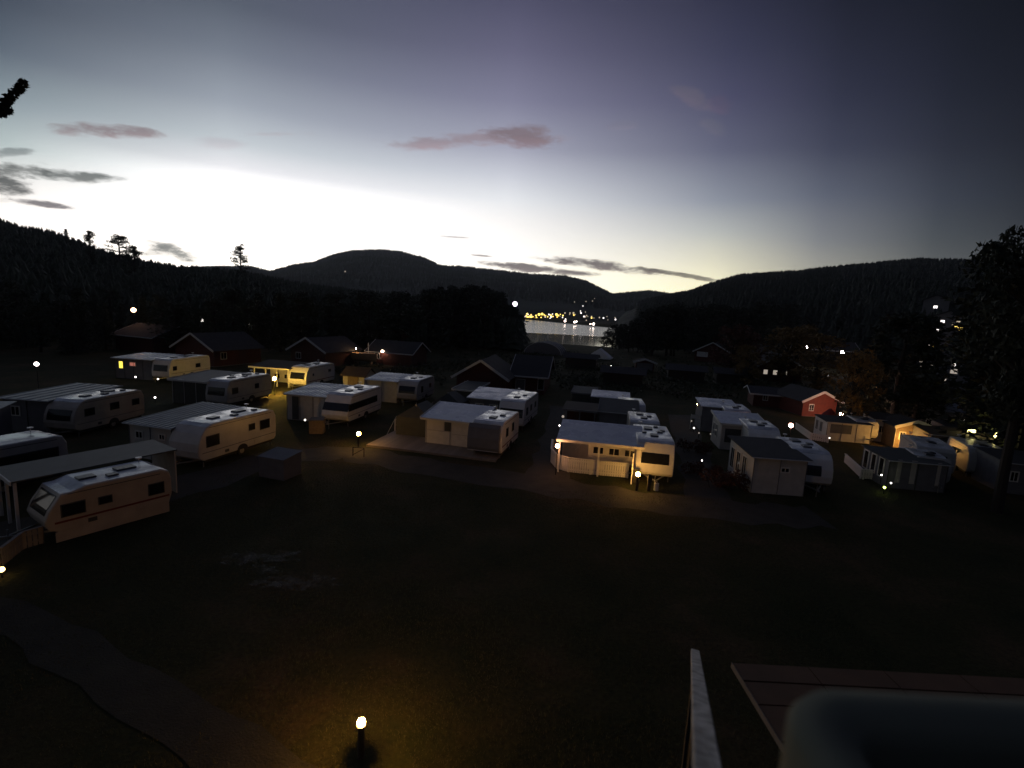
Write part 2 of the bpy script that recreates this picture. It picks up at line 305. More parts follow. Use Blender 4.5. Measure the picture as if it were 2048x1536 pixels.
# lake: ruffled far out, calm close to the reeds
wm = bpy.data.materials.new('lake_water'); wm.use_nodes = True; t = wm.node_tree; b = t.nodes['Principled BSDF']
b.inputs['Base Color'].default_value = (.01, .014, .014, 1); b.inputs['Roughness'].default_value = .06; b.inputs['IOR'].default_value = 1.33
gc = N(t, 'ShaderNodeNewGeometry'); spx = N(t, 'ShaderNodeSeparateXYZ'); t.links.new(gc.outputs['Position'], spx.inputs[0])
nb = N(t, 'ShaderNodeTexNoise'); nb.inputs['Scale'].default_value = .9; nb.inputs['Detail'].default_value = 3; t.links.new(gc.outputs['Position'], nb.inputs[0])
nl = N(t, 'ShaderNodeTexNoise'); nl.inputs['Scale'].default_value = .03; t.links.new(gc.outputs['Position'], nl.inputs[0])
edge = MA(t, 'ADD', spx.outputs[1], MA(t, 'MULTIPLY', MA(t, 'SUBTRACT', nl.outputs[0], .5), 14))
mr = N(t, 'ShaderNodeMapRange', interpolation_type='SMOOTHSTEP'); t.links.new(edge, mr.inputs[0]); mr.inputs[1].default_value = 300; mr.inputs[2].default_value = 308
bp = N(t, 'ShaderNodeBump'); bp.inputs['Distance'].default_value = .22; t.links.new(nb.outputs[0], bp.inputs['Height']); t.links.new(MA(t, 'MULTIPLY_ADD', mr.outputs[0], .85, .02), bp.inputs['Strength']); t.links.new(bp.outputs[0], b.inputs['Normal'])
t.links.new(MA(t, 'MULTIPLY_ADD', mr.outputs[0], .16, .07), b.inputs['Roughness'])
tag(MB().add([(-190, 150, LAKE), (170, 150, LAKE), (170, 850, LAKE), (-190, 850, LAKE)], [(0, 1, 2, 3)]).build('water', wm), kind='structure')

def sheet(name, pts, z, m, kind='structure', subdiv=0):
    me = bpy.data.meshes.new(name); me.from_pydata([(p[0], p[1], z) for p in pts], [], [tuple(range(len(pts)))]); me.update()
    o = link(name, me, m); tag(o, kind=kind); return o
def strip(name, cl, w, z, m):
    pts = [Vector((p[0], p[1], 0)) for p in cl]; L = []; Rr = []; dense = []
    for a, b_ in zip(pts, pts[1:]):
        for k in range(6): dense.append(a.lerp(b_, k/6))
    dense.append(pts[-1]); v = []
    for i, p in enumerate(dense):
        d = (dense[min(i+1, len(dense)-1)]-dense[max(i-1, 0)]).normalized(); nrm = Vector((-d.y, d.x, 0)); ww = w/2*(1+.14*math.sin(i*1.7)+.08*math.sin(i*4.1))
        v += [(p+nrm*ww), (p-nrm*ww)]
    f = [(2*i, 2*i+1, 2*i+3, 2*i+2) for i in range(len(dense)-1)]
    me = bpy.data.meshes.new(name); me.from_pydata([(q.x, q.y, z) for q in v], [], f); me.update(); return tag(link(name, me, m), kind='structure')
strip('road', [at(-200, 1120), at(300, 975+20), at(560, 912), at(700, 905), at(860, 935), at(1100, 972), at(1290, 1003), at(1480, 1024), at(1640, 1034)], 3.0, .008, M['gravel'])
strip('side_path', [at(1090, 965), at(1110, 905), at(1122, 850), at(1128, 800), at(1120, 760)], 2.6, .012, M['gravel'])
strip('side_path', [at(1420, 1010), at(1395, 930), at(1370, 860), at(1345, 800)], 2.4, .016, M['gravel'])
strip('dirt_track', [at(-300, 1150), at(60, 1250), at(300, 1400), at(560, 1560), at(760, 1800)], 1.3, .02, mat('dirt', (.027, .025, .013), .95, .5, 1.2, bump=.6, bscale=20))

# ------------------------------------------------------------------ openings
def window(parent, face, u0, u1, z0, z1, off, pane=None, frame=None, mull=1, name='window'):
    # face: function(u, z, n) -> local point, n = distance proud of the wall
    fr = frame or M['wwall']; t_ = .07
    def bx(mb, a, b_, c, d, n0, n1):
        pts = [face(a, c, n0), face(b_, c, n0), face(b_, d, n0), face(a, d, n0), face(a, c, n1), face(b_, c, n1), face(b_, d, n1), face(a, d, n1)]
        mb.add(pts, [(0,3,2,1),(4,5,6,7),(0,1,5,4),(1,2,6,5),(2,3,7,6),(3,0,4,7)])
    mb = MB(); n0, n1 = off, off+.045
    bx(mb, u0, u0+t_, z0, z1, n0, n1); bx(mb, u1-t_, u1, z0, z1, n0, n1); bx(mb, u0+t_, u1-t_, z0, z0+t_, n0, n1); bx(mb, u0+t_, u1-t_, z1-t_, z1, n0, n1)
    for k in range(1, mull+1):
        c = u0+(u1-u0)*k/(mull+1); bx(mb, c-.02, c+.02, z0+t_, z1-t_, n0, n1-.008)
    w = mb.build(name, fr, parent)
    mb = MB(); bx(mb, u0+t_*.9, u1-t_*.9, z0+t_*.9, z1-t_*.9, off+.002, off+.02); mb.build('pane', pane or M['acryl'], w)
    return w
# ------------------------------------------------------------------ caravan
PROF = {
 'round': lambda L, H: [(.35, .42), (.05, .62), (-.02, 1.0), (.05, 1.45), (.30, 2.0), (.62, H-.14), (1.0, H-.02), (1.5, H), (L-.6, H), (L-.22, H-.1), (L-.02, H-.45), (L, 1.2), (L-.04, .6), (L-.2, .42)],
 'boxy': lambda L, H: [(.18, .42), (0, .6), (-.03, 1.2), (.10, 1.85), (.34, H-.16), (.62, H-.03), (1.0, H), (L-.5, H), (L-.18, H-.08), (L-.02, H-.4), (L, 1.2), (L-.03, .55), (L-.15, .42)],
 'raked': lambda L, H: [(.45, .42), (.12, .60), (0, .95), (.16, 1.35), (.55, 1.95), (.9, H-.14), (1.35, H), (L-.4, H), (L-.1, H-.14), (L, H-.5), (L, .9), (L-.15, .42)],
}
VANW = {}
def caravan(label, near, far, z=0, L=None, Wd=2.2, H=2.45, style='boxy', right=(), left=(), front=(1.15, 1.85, .25), hatches=3, skirt=False, body=None, tow=True, stripe=None, axis=None, group='caravans parked in rows on the campsite', swap=False, fwood=None, door=False):
    P1 = at(*near, z); P2 = at(*far, z); P1.z = P2.z = 0; d = P2-P1; ang = math.atan2(d.y, d.x) if axis is None else math.radians(axis); L = L or d.length
    root = empty('caravan', P1, ang, label, 'caravan', group); body = body or M['van']
    pr = PROF[style](L, H); Y0, Y1 = 0, Wd
    MB().prism(pr, 'y', Y0, Y1).build('body', body, root, bevel=.07, seg=3)
    # roof skin, a few mm above the body
    zt = [p for p in pr if p[1] > H-.2]; xs = sorted(p[0] for p in zt); x0, x1 = xs[0], xs[-1]
    top = sorted([(p[0], p[1]+.012) for p in zt]); rp = top+[(p[0], p[1]-.035) for p in reversed(top)]
    MB().prism(rp, 'y', .07, Wd-.07).build('roof', M['vanroof'], root)
    rd = random.Random(len(label)*13+int(L*100))
    spots = [(.25, .5, .62, .5), (.5, .3, .4, .36), (.72, .6, .75, .55), (.88, .35, .3, .3), (.4, .75, .28, .28), (.62, .2, .36, .3)]
    for k in range(hatches):
        fx, fy, a, c = spots[k]; hx = x0+.35+(x1-x0-.7)*fx; hy = Wd*fy
        MB().box((hx-a/2, hy-c/2, H+.012), (hx+a/2, hy+c/2, H+.09)).build('roof_hatch', M['hatch'], root, bevel=.025, seg=1)
    for yy in (-.012, Wd-.018):
        MB().box((.75, yy, H-.20), (L-.45, yy+.03, H-.17)).build('awning_rail', M['hatch'], root)
    MB().box((L*.68, -.012, .5), (L*.68+.34, .02, .78)).build('service_hatch', body, root, bevel=.008, seg=1); MB().box((L*.3, -.014, .55), (L*.3+.3, .02, .72)).build('vent', M['hatch'], root)
    if not stripe: MB().box((.25, -.009, .86), (L-.1, .02, .90)).build('stripe', M['greycloth'], root)
    MB().tube((x1-.5, Wd*.8, H), (x1-.5, Wd*.8, H+.25), .015, n=6).tube((x1-.5, Wd*.8, H+.22), (x1-.5, Wd*.8, H+.27), .13, n=10).build('aerial', M['van'], root)
    for (a, b_, c, d_) in right:
        w = MB().box((a, -.018, c), (b_, .03, d_)).build('window', M['hatch'], root, bevel=.012, seg=1)
        MB().box((a+.04, -.03, c+.04), (b_-.04, -.012, d_-.04)).build('pane', M['acryl'], w)
    for (a, b_, c, d_) in left:
        w = MB().box((a, Wd-.03, c), (b_, Wd+.018, d_)).build('window', M['hatch'], root, bevel=.012, seg=1)
        MB().box((a+.04, Wd+.012, c+.04), (b_-.04, Wd+.03, d_-.04)).build('pane', M['acryl'], w)
    if front:
        z0, z1, mg = front; fp = [p for p in pr[:6]]; zs = [p[1] for p in fp]; xx = [p[0] for p in fp]
        k = 6; poly = []
        for n_, dx in ((0, -.025), (1, .03)):
            for i in range(k+1): zc = z0+(z1-z0)*i/k; poly.append((float(np.interp(zc, zs, xx))+dx, zc))
        a = poly[:k+1]; c = poly[k+1:][::-1]
        MB().prism(a+c, 'y', mg, Wd-mg).build('front_window', M['acryl'], root, bevel=.01, seg=1)
    if stripe: MB().box((.3, -.012, .80), (L-.12, .02, .88)).build('stripe', stripe, root)
    if door:
        dr = MB().box((L*.55, -.02, .5), (L*.55+.6, .02, 2.1)).build('door', body, root, bevel=.01, seg=1); MB().box((L*.55+.06, -.045, 1.2), (L*.55+.1, -.018, 1.32)).build('handle', M['steel'], dr)
    MB().box((.5, .12, .25), (L-.3, Wd-.12, .43)).build('chassis', M['grille'], root)
    for yy in (.06, Wd-.22):
        w = MB().tube((L*.52, yy, .31), (L*.52, yy+.17, .31), .31, n=20).build('wheel', M['black'], root)
        MB().tube((L*.52, yy-.012, .31), (L*.52, yy+.182, .31), .17, n=14).build('rim', M['steel'], w)
    arch = [(L*.52+.42*math.cos(t_), .43+.33*math.sin(t_)) for t_ in np.linspace(0, PI, 9)]
    if not skirt: MB().prism(arch, 'y', -.008, .05).build('wheel_arch', M['black'], root)
    if skirt: MB().box((.3, -.006, .05), (L-.15, .04, .46)).build('skirt', body, root)
    for yy in (.3, Wd-.35):
        MB().box((L-.01, yy-.12, .75), (L+.03, yy+.12, 1.0)).build('tail_light', M['trim'], root)
    if tow:
        tb = MB().bar((.55, .35, .42), (-.9, Wd/2, .42), .07).bar((.55, Wd-.35, .42), (-.9, Wd/2, .42), .07).bar((-.9, Wd/2, .42), (-1.15, Wd/2, .45), .09).build('tow_bar', M['steel'], root)
        MB().tube((-.8, Wd/2, .0), (-.8, Wd/2, .7), .03, n=8).build('jockey_wheel', M['steel'], root)
    for (x_, y_) in ((.5, .2), (.5, Wd-.2), (L-.3, .2), (L-.3, Wd-.2)):
        MB().bar((x_, y_, 0), (x_, y_, .3), .05).build('corner_leg', M['steel'], root)
    VANW[root.name] = Wd
    return root
# ------------------------------------------------------------------ huts, cabins, awnings
def hut(name, label, cat, a, b, depth, hf, roof='shed', rise=.3, over=.25, wall=None, roofm=None, feats=(), z=0, ribs=0, trim=None, group=None, posts=False, width=None, ang=None, basez=0.0, ridge=.5, walls=('f', 'b', 'l', 'r'), plinth=False, ridge_axis='x', overf=None, legs=None):
    A = at(*a, z) if len(a) == 2 else Vector(a); A.z = basez
    if b is not None: B = at(*b, z); B.z = basez; d = B-A; w = width or d.length; an = math.atan2(d.y, d.x)
    else: w = width
    if ang is not None: an = math.radians(ang)
    root = empty(name, A, an, label, cat, group); wall = wall or M['cloth']; roofm = roofm or M['sheet']; o = over; of = o if overf is None else overf; th = .06
    D = depth
    if roof == 'shed':
        zf = lambda y: hf+rise*y/D
        wallp = [(0, 0), (D, 0), (D, hf+rise), (0, hf)]; axis = 'x'
        slab = [(-of, zf(-of)), (D+o, zf(D+o)), (D+o, zf(D+o)+th), (-of, zf(-of)+th)]
    elif ridge_axis == 'x':
        zf = lambda y: hf+rise*(y/(D*ridge) if y < D*ridge else (D-y)/(D*(1-ridge)))
        wallp = [(0, 0), (D, 0), (D, hf), (D*ridge, hf+rise), (0, hf)]; axis = 'x'
        slab = [(-of, zf(-of)), (D*ridge, hf+rise), (D+o, zf(D+o)), (D+o, zf(D+o)+th), (D*ridge, hf+rise+th*1.1), (-of, zf(-of)+th)]
    else:
        zf = lambda x: hf+rise*(1-abs(x-w/2)/(w/2))
        wallp = [(0, 0), (w, 0), (w, hf), (w/2, hf+rise), (0, hf)]; axis = 'y'
        slab = [(-o, zf(-o)), (w/2, hf+rise), (w+o, zf(w+o)), (w+o, zf(w+o)+th), (w/2, hf+rise+th*1.1), (-o, zf(-o)+th)]
    lim = (w if axis == 'x' else D)
    if posts:
        for k, x_ in enumerate(np.linspace(.08, w-.08, posts)):
            MB().bar((x_, .06, 0), (x_, .06, hf+.01), .1).build('post', trim or M['wfence'], root)
        if 'b' in walls: MB().box((0, D-.06, 0), (w, D, zf(D) if axis == 'x' else hf)).build('rear_wall', wall, root)
        if 'l' in walls: MB().prism(wallp if axis == 'x' else [(0, 0), (.06, 0), (.06, hf), (0, hf)], axis, 0, .05 if axis == 'x' else D).build('side_wall', wall, root)
        if 'r' in walls: MB().prism(wallp, 'x', w-.05, w).build('side_wall', wall, root)
    else:
        MB().prism([(p[0], p[1]+(.0 if p[1] == 0 else -.004)) for p in wallp], axis, 0, lim).build('wall', wall, root)
    lo, hi = (-o, lim+o) if axis == 'x' else (-of, lim+o)
    rf = MB().prism(slab, axis, lo, hi).build('roof', roofm, root)
    if ribs:
        for k in range(ribs):
            u = lo+.06+(hi-lo-.12)*k/(ribs-1); mb = MB()
            if axis == 'x':
                pts = [(-of, zf(-of))]+([(D*ridge, hf+rise)] if roof != 'shed' else [])+[(D+o, zf(D+o))]
                for p, q in zip(pts, pts[1:]): mb.bar((u, p[0], p[1]+th+.015), (u, q[0], q[1]+th+.015), .05, .035)
            mb.build('roof_rib', roofm, rf)
    if trim and not posts:
        if axis == 'y':
            for s in (-1, 1):
                x_ = -o if s < 0 else w+o
                MB().bar((x_, -of-.03, zf(x_)+th/2-.02), (w/2, -of-.03, hf+rise+th/2-.02), .06, .26).build('barge_board', trim, root)
        else:
            for xx in (lo-.03, hi+.03):
                pts = [(-of, zf(-of))]+([(D*ridge, hf+rise)] if roof != 'shed' else [])+[(D+o, zf(D+o))]
                for p, q in zip(pts, pts[1:]): MB().bar((xx, p[0], p[1]+.02), (xx, q[0], q[1]+.02), .05, .16).build('barge_board', trim, root)
    if posts or trim: MB().box((lo, -of-.05, (zf(-of) if axis == 'x' else hf)-.1), (hi if axis == 'x' else -o+.01, -of-.002, (zf(-of) if axis == 'x' else hf)+th)).build('fascia', trim or M['wfence'], root) if axis == 'x' else None
    faces = {'f': lambda u, z_, n: (u, -n, z_), 'l': lambda u, z_, n: (-n, D-u, z_), 'r': lambda u, z_, n: (w+n, u, z_), 'b': lambda u, z_, n: (w-u, D+n, z_), 'i': lambda u, z_, n: (u, D-.06-n, z_)}
    for ft in feats:
        kind, fc, u0, u1, z0, z1 = ft[:6]; pane = ft[6] if len(ft) > 6 else None; mull = ft[7] if len(ft) > 7 else 1
        off = .003
        if kind == 'w': window(root, faces[fc], u0, u1, z0, z1, off, pane, M['barge'] if wall is M['red'] else M['wwall'], mull)
        elif kind == 'd':
            F = faces[fc]; mb = MB(); pts = [F(u0, z0, off), F(u1, z0, off), F(u1, z1, off), F(u0, z1, off), F(u0, z0, .05), F(u1, z0, .05), F(u1, z1, .05), F(u0, z1, .05)]
            dr = mb.add(pts, [(0,3,2,1),(4,5,6,7),(0,1,5,4),(1,2,6,5),(2,3,7,6),(3,0,4,7)]).build('door', pane or M['darkwood'], root)
            h0 = F(u1-.12, (z0+z1)/2, .06); MB().ball(h0, .035, 6, 4).build('handle', M['steel'], dr)
        elif kind == 'p':
            F = faces[fc]; mb = MB(); pts = [F(u0, z0, off), F(u1, z0, off), F(u1, z1, off), F(u0, z1, off), F(u0, z0, .03), F(u1, z0, .03), F(u1, z1, .03), F(u0, z1, .03)]
            mb.add(pts, [(0,3,2,1),(4,5,6,7),(0,1,5,4),(1,2,6,5),(2,3,7,6),(3,0,4,7)]).build(ft[8] if len(ft) > 8 else 'wall_panel', pane, root)
        elif kind == 'lamp':
            F = faces[fc]; c = F(u0, z0, .14); l_ = MB().bar(F(u0, z0+.12, 0), F(u0, z0+.12, .15), .04).build('wall_lamp', M['black'], root); MB().ball(c, u1, 10, 8).build('globe', pane, l_)
    if not posts and cat in ('awning', 'hut') and wall not in (M['red'], M['darkwood']):
        k = max(2, int(w/1.15))
        for q in range(k+1):
            x_ = .03+(w-.06)*q/k; MB().bar((x_, -.012, .03), (x_, -.012, hf-.02 if roof == 'shed' or axis == 'x' else hf-.02), .05, .03).build('frame_strip', trim or M['greycloth'] if wall is not M['greycloth'] else M['tarp'], root)
        MB().bar((lo, -of-.04, (zf(-of) if axis == 'x' else hf)+.02), (hi if axis == 'x' else -o+.05, -of-.04, (zf(-of) if axis == 'x' else hf)+.02), .06, .05).build('gutter', M['barge'], root)
    if plinth: MB().box((-.02, -.02, -.3), (w+.02, D+.02, .02)).build('plinth', M['kerb'], root)
    return root
def annex(van, name, label, cat, width, depth, hf, fwd=.3, gap=.06, **kw):
    a = van.rotation_euler.z; ax = Vector((math.cos(a), math.sin(a), 0)); ny = Vector((-ax.y, ax.x, 0))
    p = Vector(van.location)+ax*fwd+ny*(VANW[van.name]+gap+width); return hut(name, label, cat, tuple(p), None, depth, hf, width=width, ang=math.degrees(a)-90, **kw)
def fence(label, pts, h=.8, bw=.13, gap=.03, m=None, rail=True, group=None, z=0, post=1.8):
    P = [at(*p) if len(p) == 2 else Vector(p) for p in pts]; m = m or M['wfence']
    root = empty('fence', P[0], 0, label, 'fence', group); o = P[0]
    L = [0]
    for a, b in zip(P, P[1:]): L.append(L[-1]+(b-a).length)
    def pos(s):
        for i in range(len(P)-1):
            if s <= L[i+1] or i == len(P)-2:
                d = (P[i+1]-P[i]).normalized(); return P[i]+d*(s-L[i])-o, d
    base = MB().box((-bw/2, -.012, .05), (bw/2, .012, h)).mesh('fence_board'); base.materials.append(m)
    n = int(L[-1]/(bw+gap)); rd = random.Random(int(L[-1]*100))
    for k in range(n):
        p, d = pos((k+.5)*L[-1]/n); b_ = bpy.data.objects.new('board', base); COL.objects.link(b_); b_.parent = root
        b_.location = (p.x, p.y, rd.uniform(-.008, .008)); b_.rotation_euler = (0, 0, math.atan2(d.y, d.x)+rd.uniform(-.02, .02))
    for a, b in zip(P, P[1:]):
        a_ = a-o; b_ = b-o
        if rail: MB().bar((a_.x, a_.y, h+.03), (b_.x, b_.y, h+.03), .12, .035).build('top_rail', m, root)
        d = (b_-a_).normalized(); nr = Vector((-d.y, d.x, 0))*.045
        for zz in (.2, h-.15): MB().bar(a_+nr+Vector((0, 0, zz)), b_+nr+Vector((0, 0, zz)), .05, .07).build('rail', m, root)
        k = max(1, int((b_-a_).length/post))
        for j in range(k+1): c = a_.lerp(b_, j/k)+nr*2.2; MB().bar((c.x, c.y, 0), (c.x, c.y, h), .08).build('post', m, root)
    return root
# ------------------------------------------------------------------ lamps
def bollard(label, px, h=1.0, r=.11, e=None, group='bollard lamps along the gravel road'):
    c = at(*px); root = empty('bollard_lamp', c, 0, label, 'lamp', group)
    MB().tube((0, 0, 0), (0, 0, h-2*r), .075, n=14).build('post', M['darkwood'], root)
    MB().tube((0, 0, h-2*r), (0, 0, h-2*r+.03), .10, n=14).build('collar', M['black'], root)
    MB().ball((0, 0, h-r+.01), r, 14, 10).build('globe', e or E_warm, root, smooth=True)
    return root
def pole_lamp(label, px, h, r, e, base=None, group=None, cat='lamp', name='pole_lamp', dist=None):
    if dist: # lamp on a slope: walk along the sight line
        d = ray(*px).normalized(); c = Vector((0, 0, CAMH))+d*dist/math.hypot(d.x, d.y)
        gz = all_z(c.x, c.y); h = c.z-gz; c.z = gz
    else: c = at(*px, h); c.z = 0
    root = empty(name, c, 0, label, cat, group)
    MB().tube((0, 0, -.2), (0, 0, max(h-r, .1)), max(.03, r*.18), max(.025, r*.14), n=8).build('pole', M['black'], root)
    MB().ball((0, 0, h), r, 10, 8).build('globe', e, root, smooth=True)
    return root
def march(px, py, hill, up=3.0):
    d = ray(px, py).normalized(); k = math.hypot(d.x, d.y); r = hill[2]+5
    while r < hill[1]*1.2:
        x, y = d.x/k*r, d.y/k*r; z = CAMH+d.z/k*r; g_ = max(float(hill_z(hill, x, y)), float(ground_z(x, y)))
        if z < g_+up: return Vector((x, y, z)), r
        r += 3
    return Vector((d.x/k*hill[1], d.y/k*hill[1], CAMH+d.z/k*hill[1])), hill[1]

G_VAN = 'caravans parked in rows on the campsite'
# ================================================================== units of the campsite
# --- near left
caravan('nearest caravan, cream with three side windows, pinkish debris on its roof, left foreground', (93, 1094), (348, 1022), L=4.45, H=2.1, Wd=2.1, style='raked', right=((.5, 1.3, 1.0, 1.55), (1.7, 2.2, 1.15, 1.5), (3.5, 4.15, 1.0, 1.55)), hatches=3, skirt=True, stripe=M['trim'], body=M['vancream'])
hut('carport', 'flat dark roofed shelter along the far side of the nearest caravan', 'shelter', (-105, 1085), (-60, 1050), 0.1, 2.0, width=2.6, over=0, ang=-33) if False else None
c = at(93, 1094); dv = Vector((math.cos(math.radians(57)), math.sin(math.radians(57)), 0)); nv2 = Vector((-dv.y, dv.x, 0))
p = c+nv2*2.35-dv*.3
r_ = hut('awning', 'flat dark awning roof with a pale edge beside the nearest caravan', 'awning', tuple(p+nv2*2.6), None, 5.9, 2.1, width=2.6, ang=57-90, roof='shed', rise=.1, over=.05, posts=3, wall=M['cloth'], roofm=M['darksheet'], trim=M['wwall'], walls=('b',), feats=())
r_.location = p+nv2*2.6; r_.rotation_euler = (0, 0, math.radians(57-90))
fence('sloping pale fence running down from the nearest caravan to the left edge', [(5, 1135), (48, 1100), (88, 1088)], h=.7, m=M['deck'])
caravan('pale caravan with a long dark window band cut by the left edge', (-170, 1034), (104, 966), H=2.4, L=5.6, style='boxy', right=((.5, 5.2, 1.2, 1.85),), hatches=2, body=M['vangrey'])  # dull body; its grey also carries the vignette towards the left edge
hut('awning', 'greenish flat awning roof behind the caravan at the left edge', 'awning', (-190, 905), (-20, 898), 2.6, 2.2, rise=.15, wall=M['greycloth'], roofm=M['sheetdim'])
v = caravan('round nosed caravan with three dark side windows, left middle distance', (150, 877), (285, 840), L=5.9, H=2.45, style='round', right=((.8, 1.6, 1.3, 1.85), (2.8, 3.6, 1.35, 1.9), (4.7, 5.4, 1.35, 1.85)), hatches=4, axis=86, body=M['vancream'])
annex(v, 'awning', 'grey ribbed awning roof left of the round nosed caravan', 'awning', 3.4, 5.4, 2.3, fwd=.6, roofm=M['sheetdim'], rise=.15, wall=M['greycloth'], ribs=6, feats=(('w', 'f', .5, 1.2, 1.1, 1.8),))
v2 = caravan('big white caravan beside a grey hut with its corner window dark', (398, 940), (555, 887), L=6.2, H=2.5, style='round', Wd=2.2, right=((.55, 1.5, 1.15, 1.85), (3.75, 4.3, 1.45, 1.9), (4.7, 5.6, 1.3, 1.95)), front=None, hatches=4, body=mat('caravan_white_vignetted', (.55, .52, .48), .35, .2, 1.3))  # white body greyed, left-side vignette put into its colour
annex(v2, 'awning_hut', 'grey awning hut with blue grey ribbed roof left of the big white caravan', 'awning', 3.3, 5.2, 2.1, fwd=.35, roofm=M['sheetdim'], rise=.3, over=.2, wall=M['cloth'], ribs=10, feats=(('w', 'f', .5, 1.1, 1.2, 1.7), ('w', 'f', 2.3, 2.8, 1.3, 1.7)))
hut('storage_box', 'small grey storage shed on the verge beside the big white caravan', 'shed', (518, 953), (560, 968), 1.4, 1.15, rise=.15, ang=-17, width=1.7, wall=M['greycloth'], roofm=M['greycloth'], over=.05)
v4 = caravan('caravan with wraparound dark window band and white roof hatches near road lamp', (694, 856), (757, 815), L=6.3, axis=80, H=2.55, Wd=2.25, style='raked', right=((.25, 5.4, 1.25, 1.85),), front=(1.28, 1.86, .02), hatches=3)
annex(v4, 'awning', 'pinkish curtained awning with grey ribbed roof left of the dark banded caravan', 'awning', 3.6, 4.2, 2.15, fwd=.9, rise=.3, over=.2, wall=M['cloth'], ribs=12, feats=(('p', 'f', .5, 1.1, .05, 2.0, M['tubdark'], 0, 'doorway'), ('p', 'f', 2.5, 2.9, .1, 2.0, M['wwall'], 0, 'curtain'), ('p', 'f', 3.1, 3.4, .1, 2.0, M['wwall'], 0, 'curtain')))
hut('gas_locker', 'brown locker box standing beside the dark banded caravan', 'box', (618, 868), (640, 862), .9, 1.0, roof='shed', rise=.05, over=.03, width=1.0, ang=10, wall=M['wood'], roofm=M['wood'])
# far left row
v5 = caravan('caravan lit warm from its left beside the glowing yellow veranda', (612, 780), (668, 766), L=6.1, H=2.5, axis=80, style='round', right=((1.3, 1.6, 1.4, 1.7), (4.6, 5.2, 1.5, 1.85)), hatches=3, stripe=M['trim'])
annex(v5, 'veranda', 'glowing yellow veranda with white window frames under a brown roof', 'veranda', 4.4, 3.0, 2.2, fwd=.2, rise=.35, over=.35, wall=M['wwall'], roofm=M['feltbrown'], posts=4, walls=('b', 'r'), feats=(('w', 'i', .5, 1.3, .5, 1.1), ('w', 'i', 1.8, 2.6, .5, 1.1)))
pole_lamp('brightest yellow lamp hanging in the veranda of the left back row', (549, 757), 1.75, .16, E_bright)
v6 = caravan('grey caravan with dim side in front of the glowing veranda', (455, 818), (527, 792), L=6.1, H=2.5, axis=80, style='boxy', right=((.6, 1.4, 1.2, 1.8), (3.6, 4.2, 1.3, 1.8)), hatches=5, body=M['vangrey'])  # dull grey body also takes in the left-side vignette
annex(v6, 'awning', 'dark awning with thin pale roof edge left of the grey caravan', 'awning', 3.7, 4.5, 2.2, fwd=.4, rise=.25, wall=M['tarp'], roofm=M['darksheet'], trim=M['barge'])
v7 = caravan('caravan with bright roof end behind the hut with the yellow window', (340, 764), (402, 740), L=6.5, H=2.5, axis=84, style='boxy', right=((.5, 1.1, 1.2, 1.7), (4, 4.8, 1.2, 1.7)), hatches=3)
annex(v7, 'awning_hut', 'dark hut with glowing yellow window and small red window, pale roof', 'awning', 4.6, 4.2, 2.3, fwd=.2, rise=.2, wall=M['greycloth'], ribs=9, feats=(('w', 'f', .45, 1.05, 1.1, 2.0, E_win, 0), ('w', 'f', 1.8, 2.6, 1.45, 1.95, E_red, 0)))
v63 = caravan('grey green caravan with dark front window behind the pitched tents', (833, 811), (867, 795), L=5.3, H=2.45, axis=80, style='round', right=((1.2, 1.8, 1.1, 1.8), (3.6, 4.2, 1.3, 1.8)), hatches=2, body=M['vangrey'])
annex(v63, 'awning_hut', 'lit awning hut with striped ribbed roof left of the grey green caravan', 'awning', 3.4, 3.6, 2.15, fwd=.4, rise=.3, over=.15, wall=M['cloth'], ribs=12)
hut('garden_shed', 'small hut with pyramid shaped roof and lit wooden door', 'shed', (686, 782), (712, 784), 2.4, 1.9, roof='gable', rise=.75, width=2.6, ang=-12, over=.25, wall=M['cloth'], roofm=M['feltbrown'], feats=(('d', 'f', .6, 1.9, .1, 1.75, M['wood']),))
# tents between
def tent(label, px, w, d, h, m, ang=-12, name='tent', hs=.35, h0=0.0):
    c = at(*px); root = empty(name, c, math.radians(ang), label, 'tent')
    MB().add([(0,0,h0),(w,0,h0),(w,d,h0),(0,d,h0),(0,0,h*hs+h0),(w,0,h*hs+h0),(w,d,h*hs+h0),(0,d,h*hs+h0),(w/2,d*.15,h),(w/2,d*.85,h)],
        [(0,3,2,1),(0,1,5,4),(1,2,6,5),(2,3,7,6),(3,0,4,7),(4,5,8),(5,6,9,8),(6,7,9),(7,4,8,9)]).build('canvas', m, root)
    for x_, y_ in ((-.6, -.5), (w+.6, -.5), (w+.6, d+.5), (-.6, d+.5)):
        cx = 0 if x_ < 0 else w; cy = 0 if y_ < 0 else d; MB().bar((cx, cy, h*hs), (x_, y_, 0), .02).build('guy_rope', M['barge'], root)
    MB().bar((w/2, d*.15-.03, 0), (w/2, d*.15-.03, h+.05), .05).build('pole', M['steel'], root)
    return root
tent('dark party tent with peaked roof left of the patio', (792, 872), 2.8, 3.0, 2.5, M['tarp'], hs=.62)
tent('smaller dark tent roof behind the patio cabin', (865, 832), 2.6, 2.6, 2.2, M['tarp'], hs=.6)
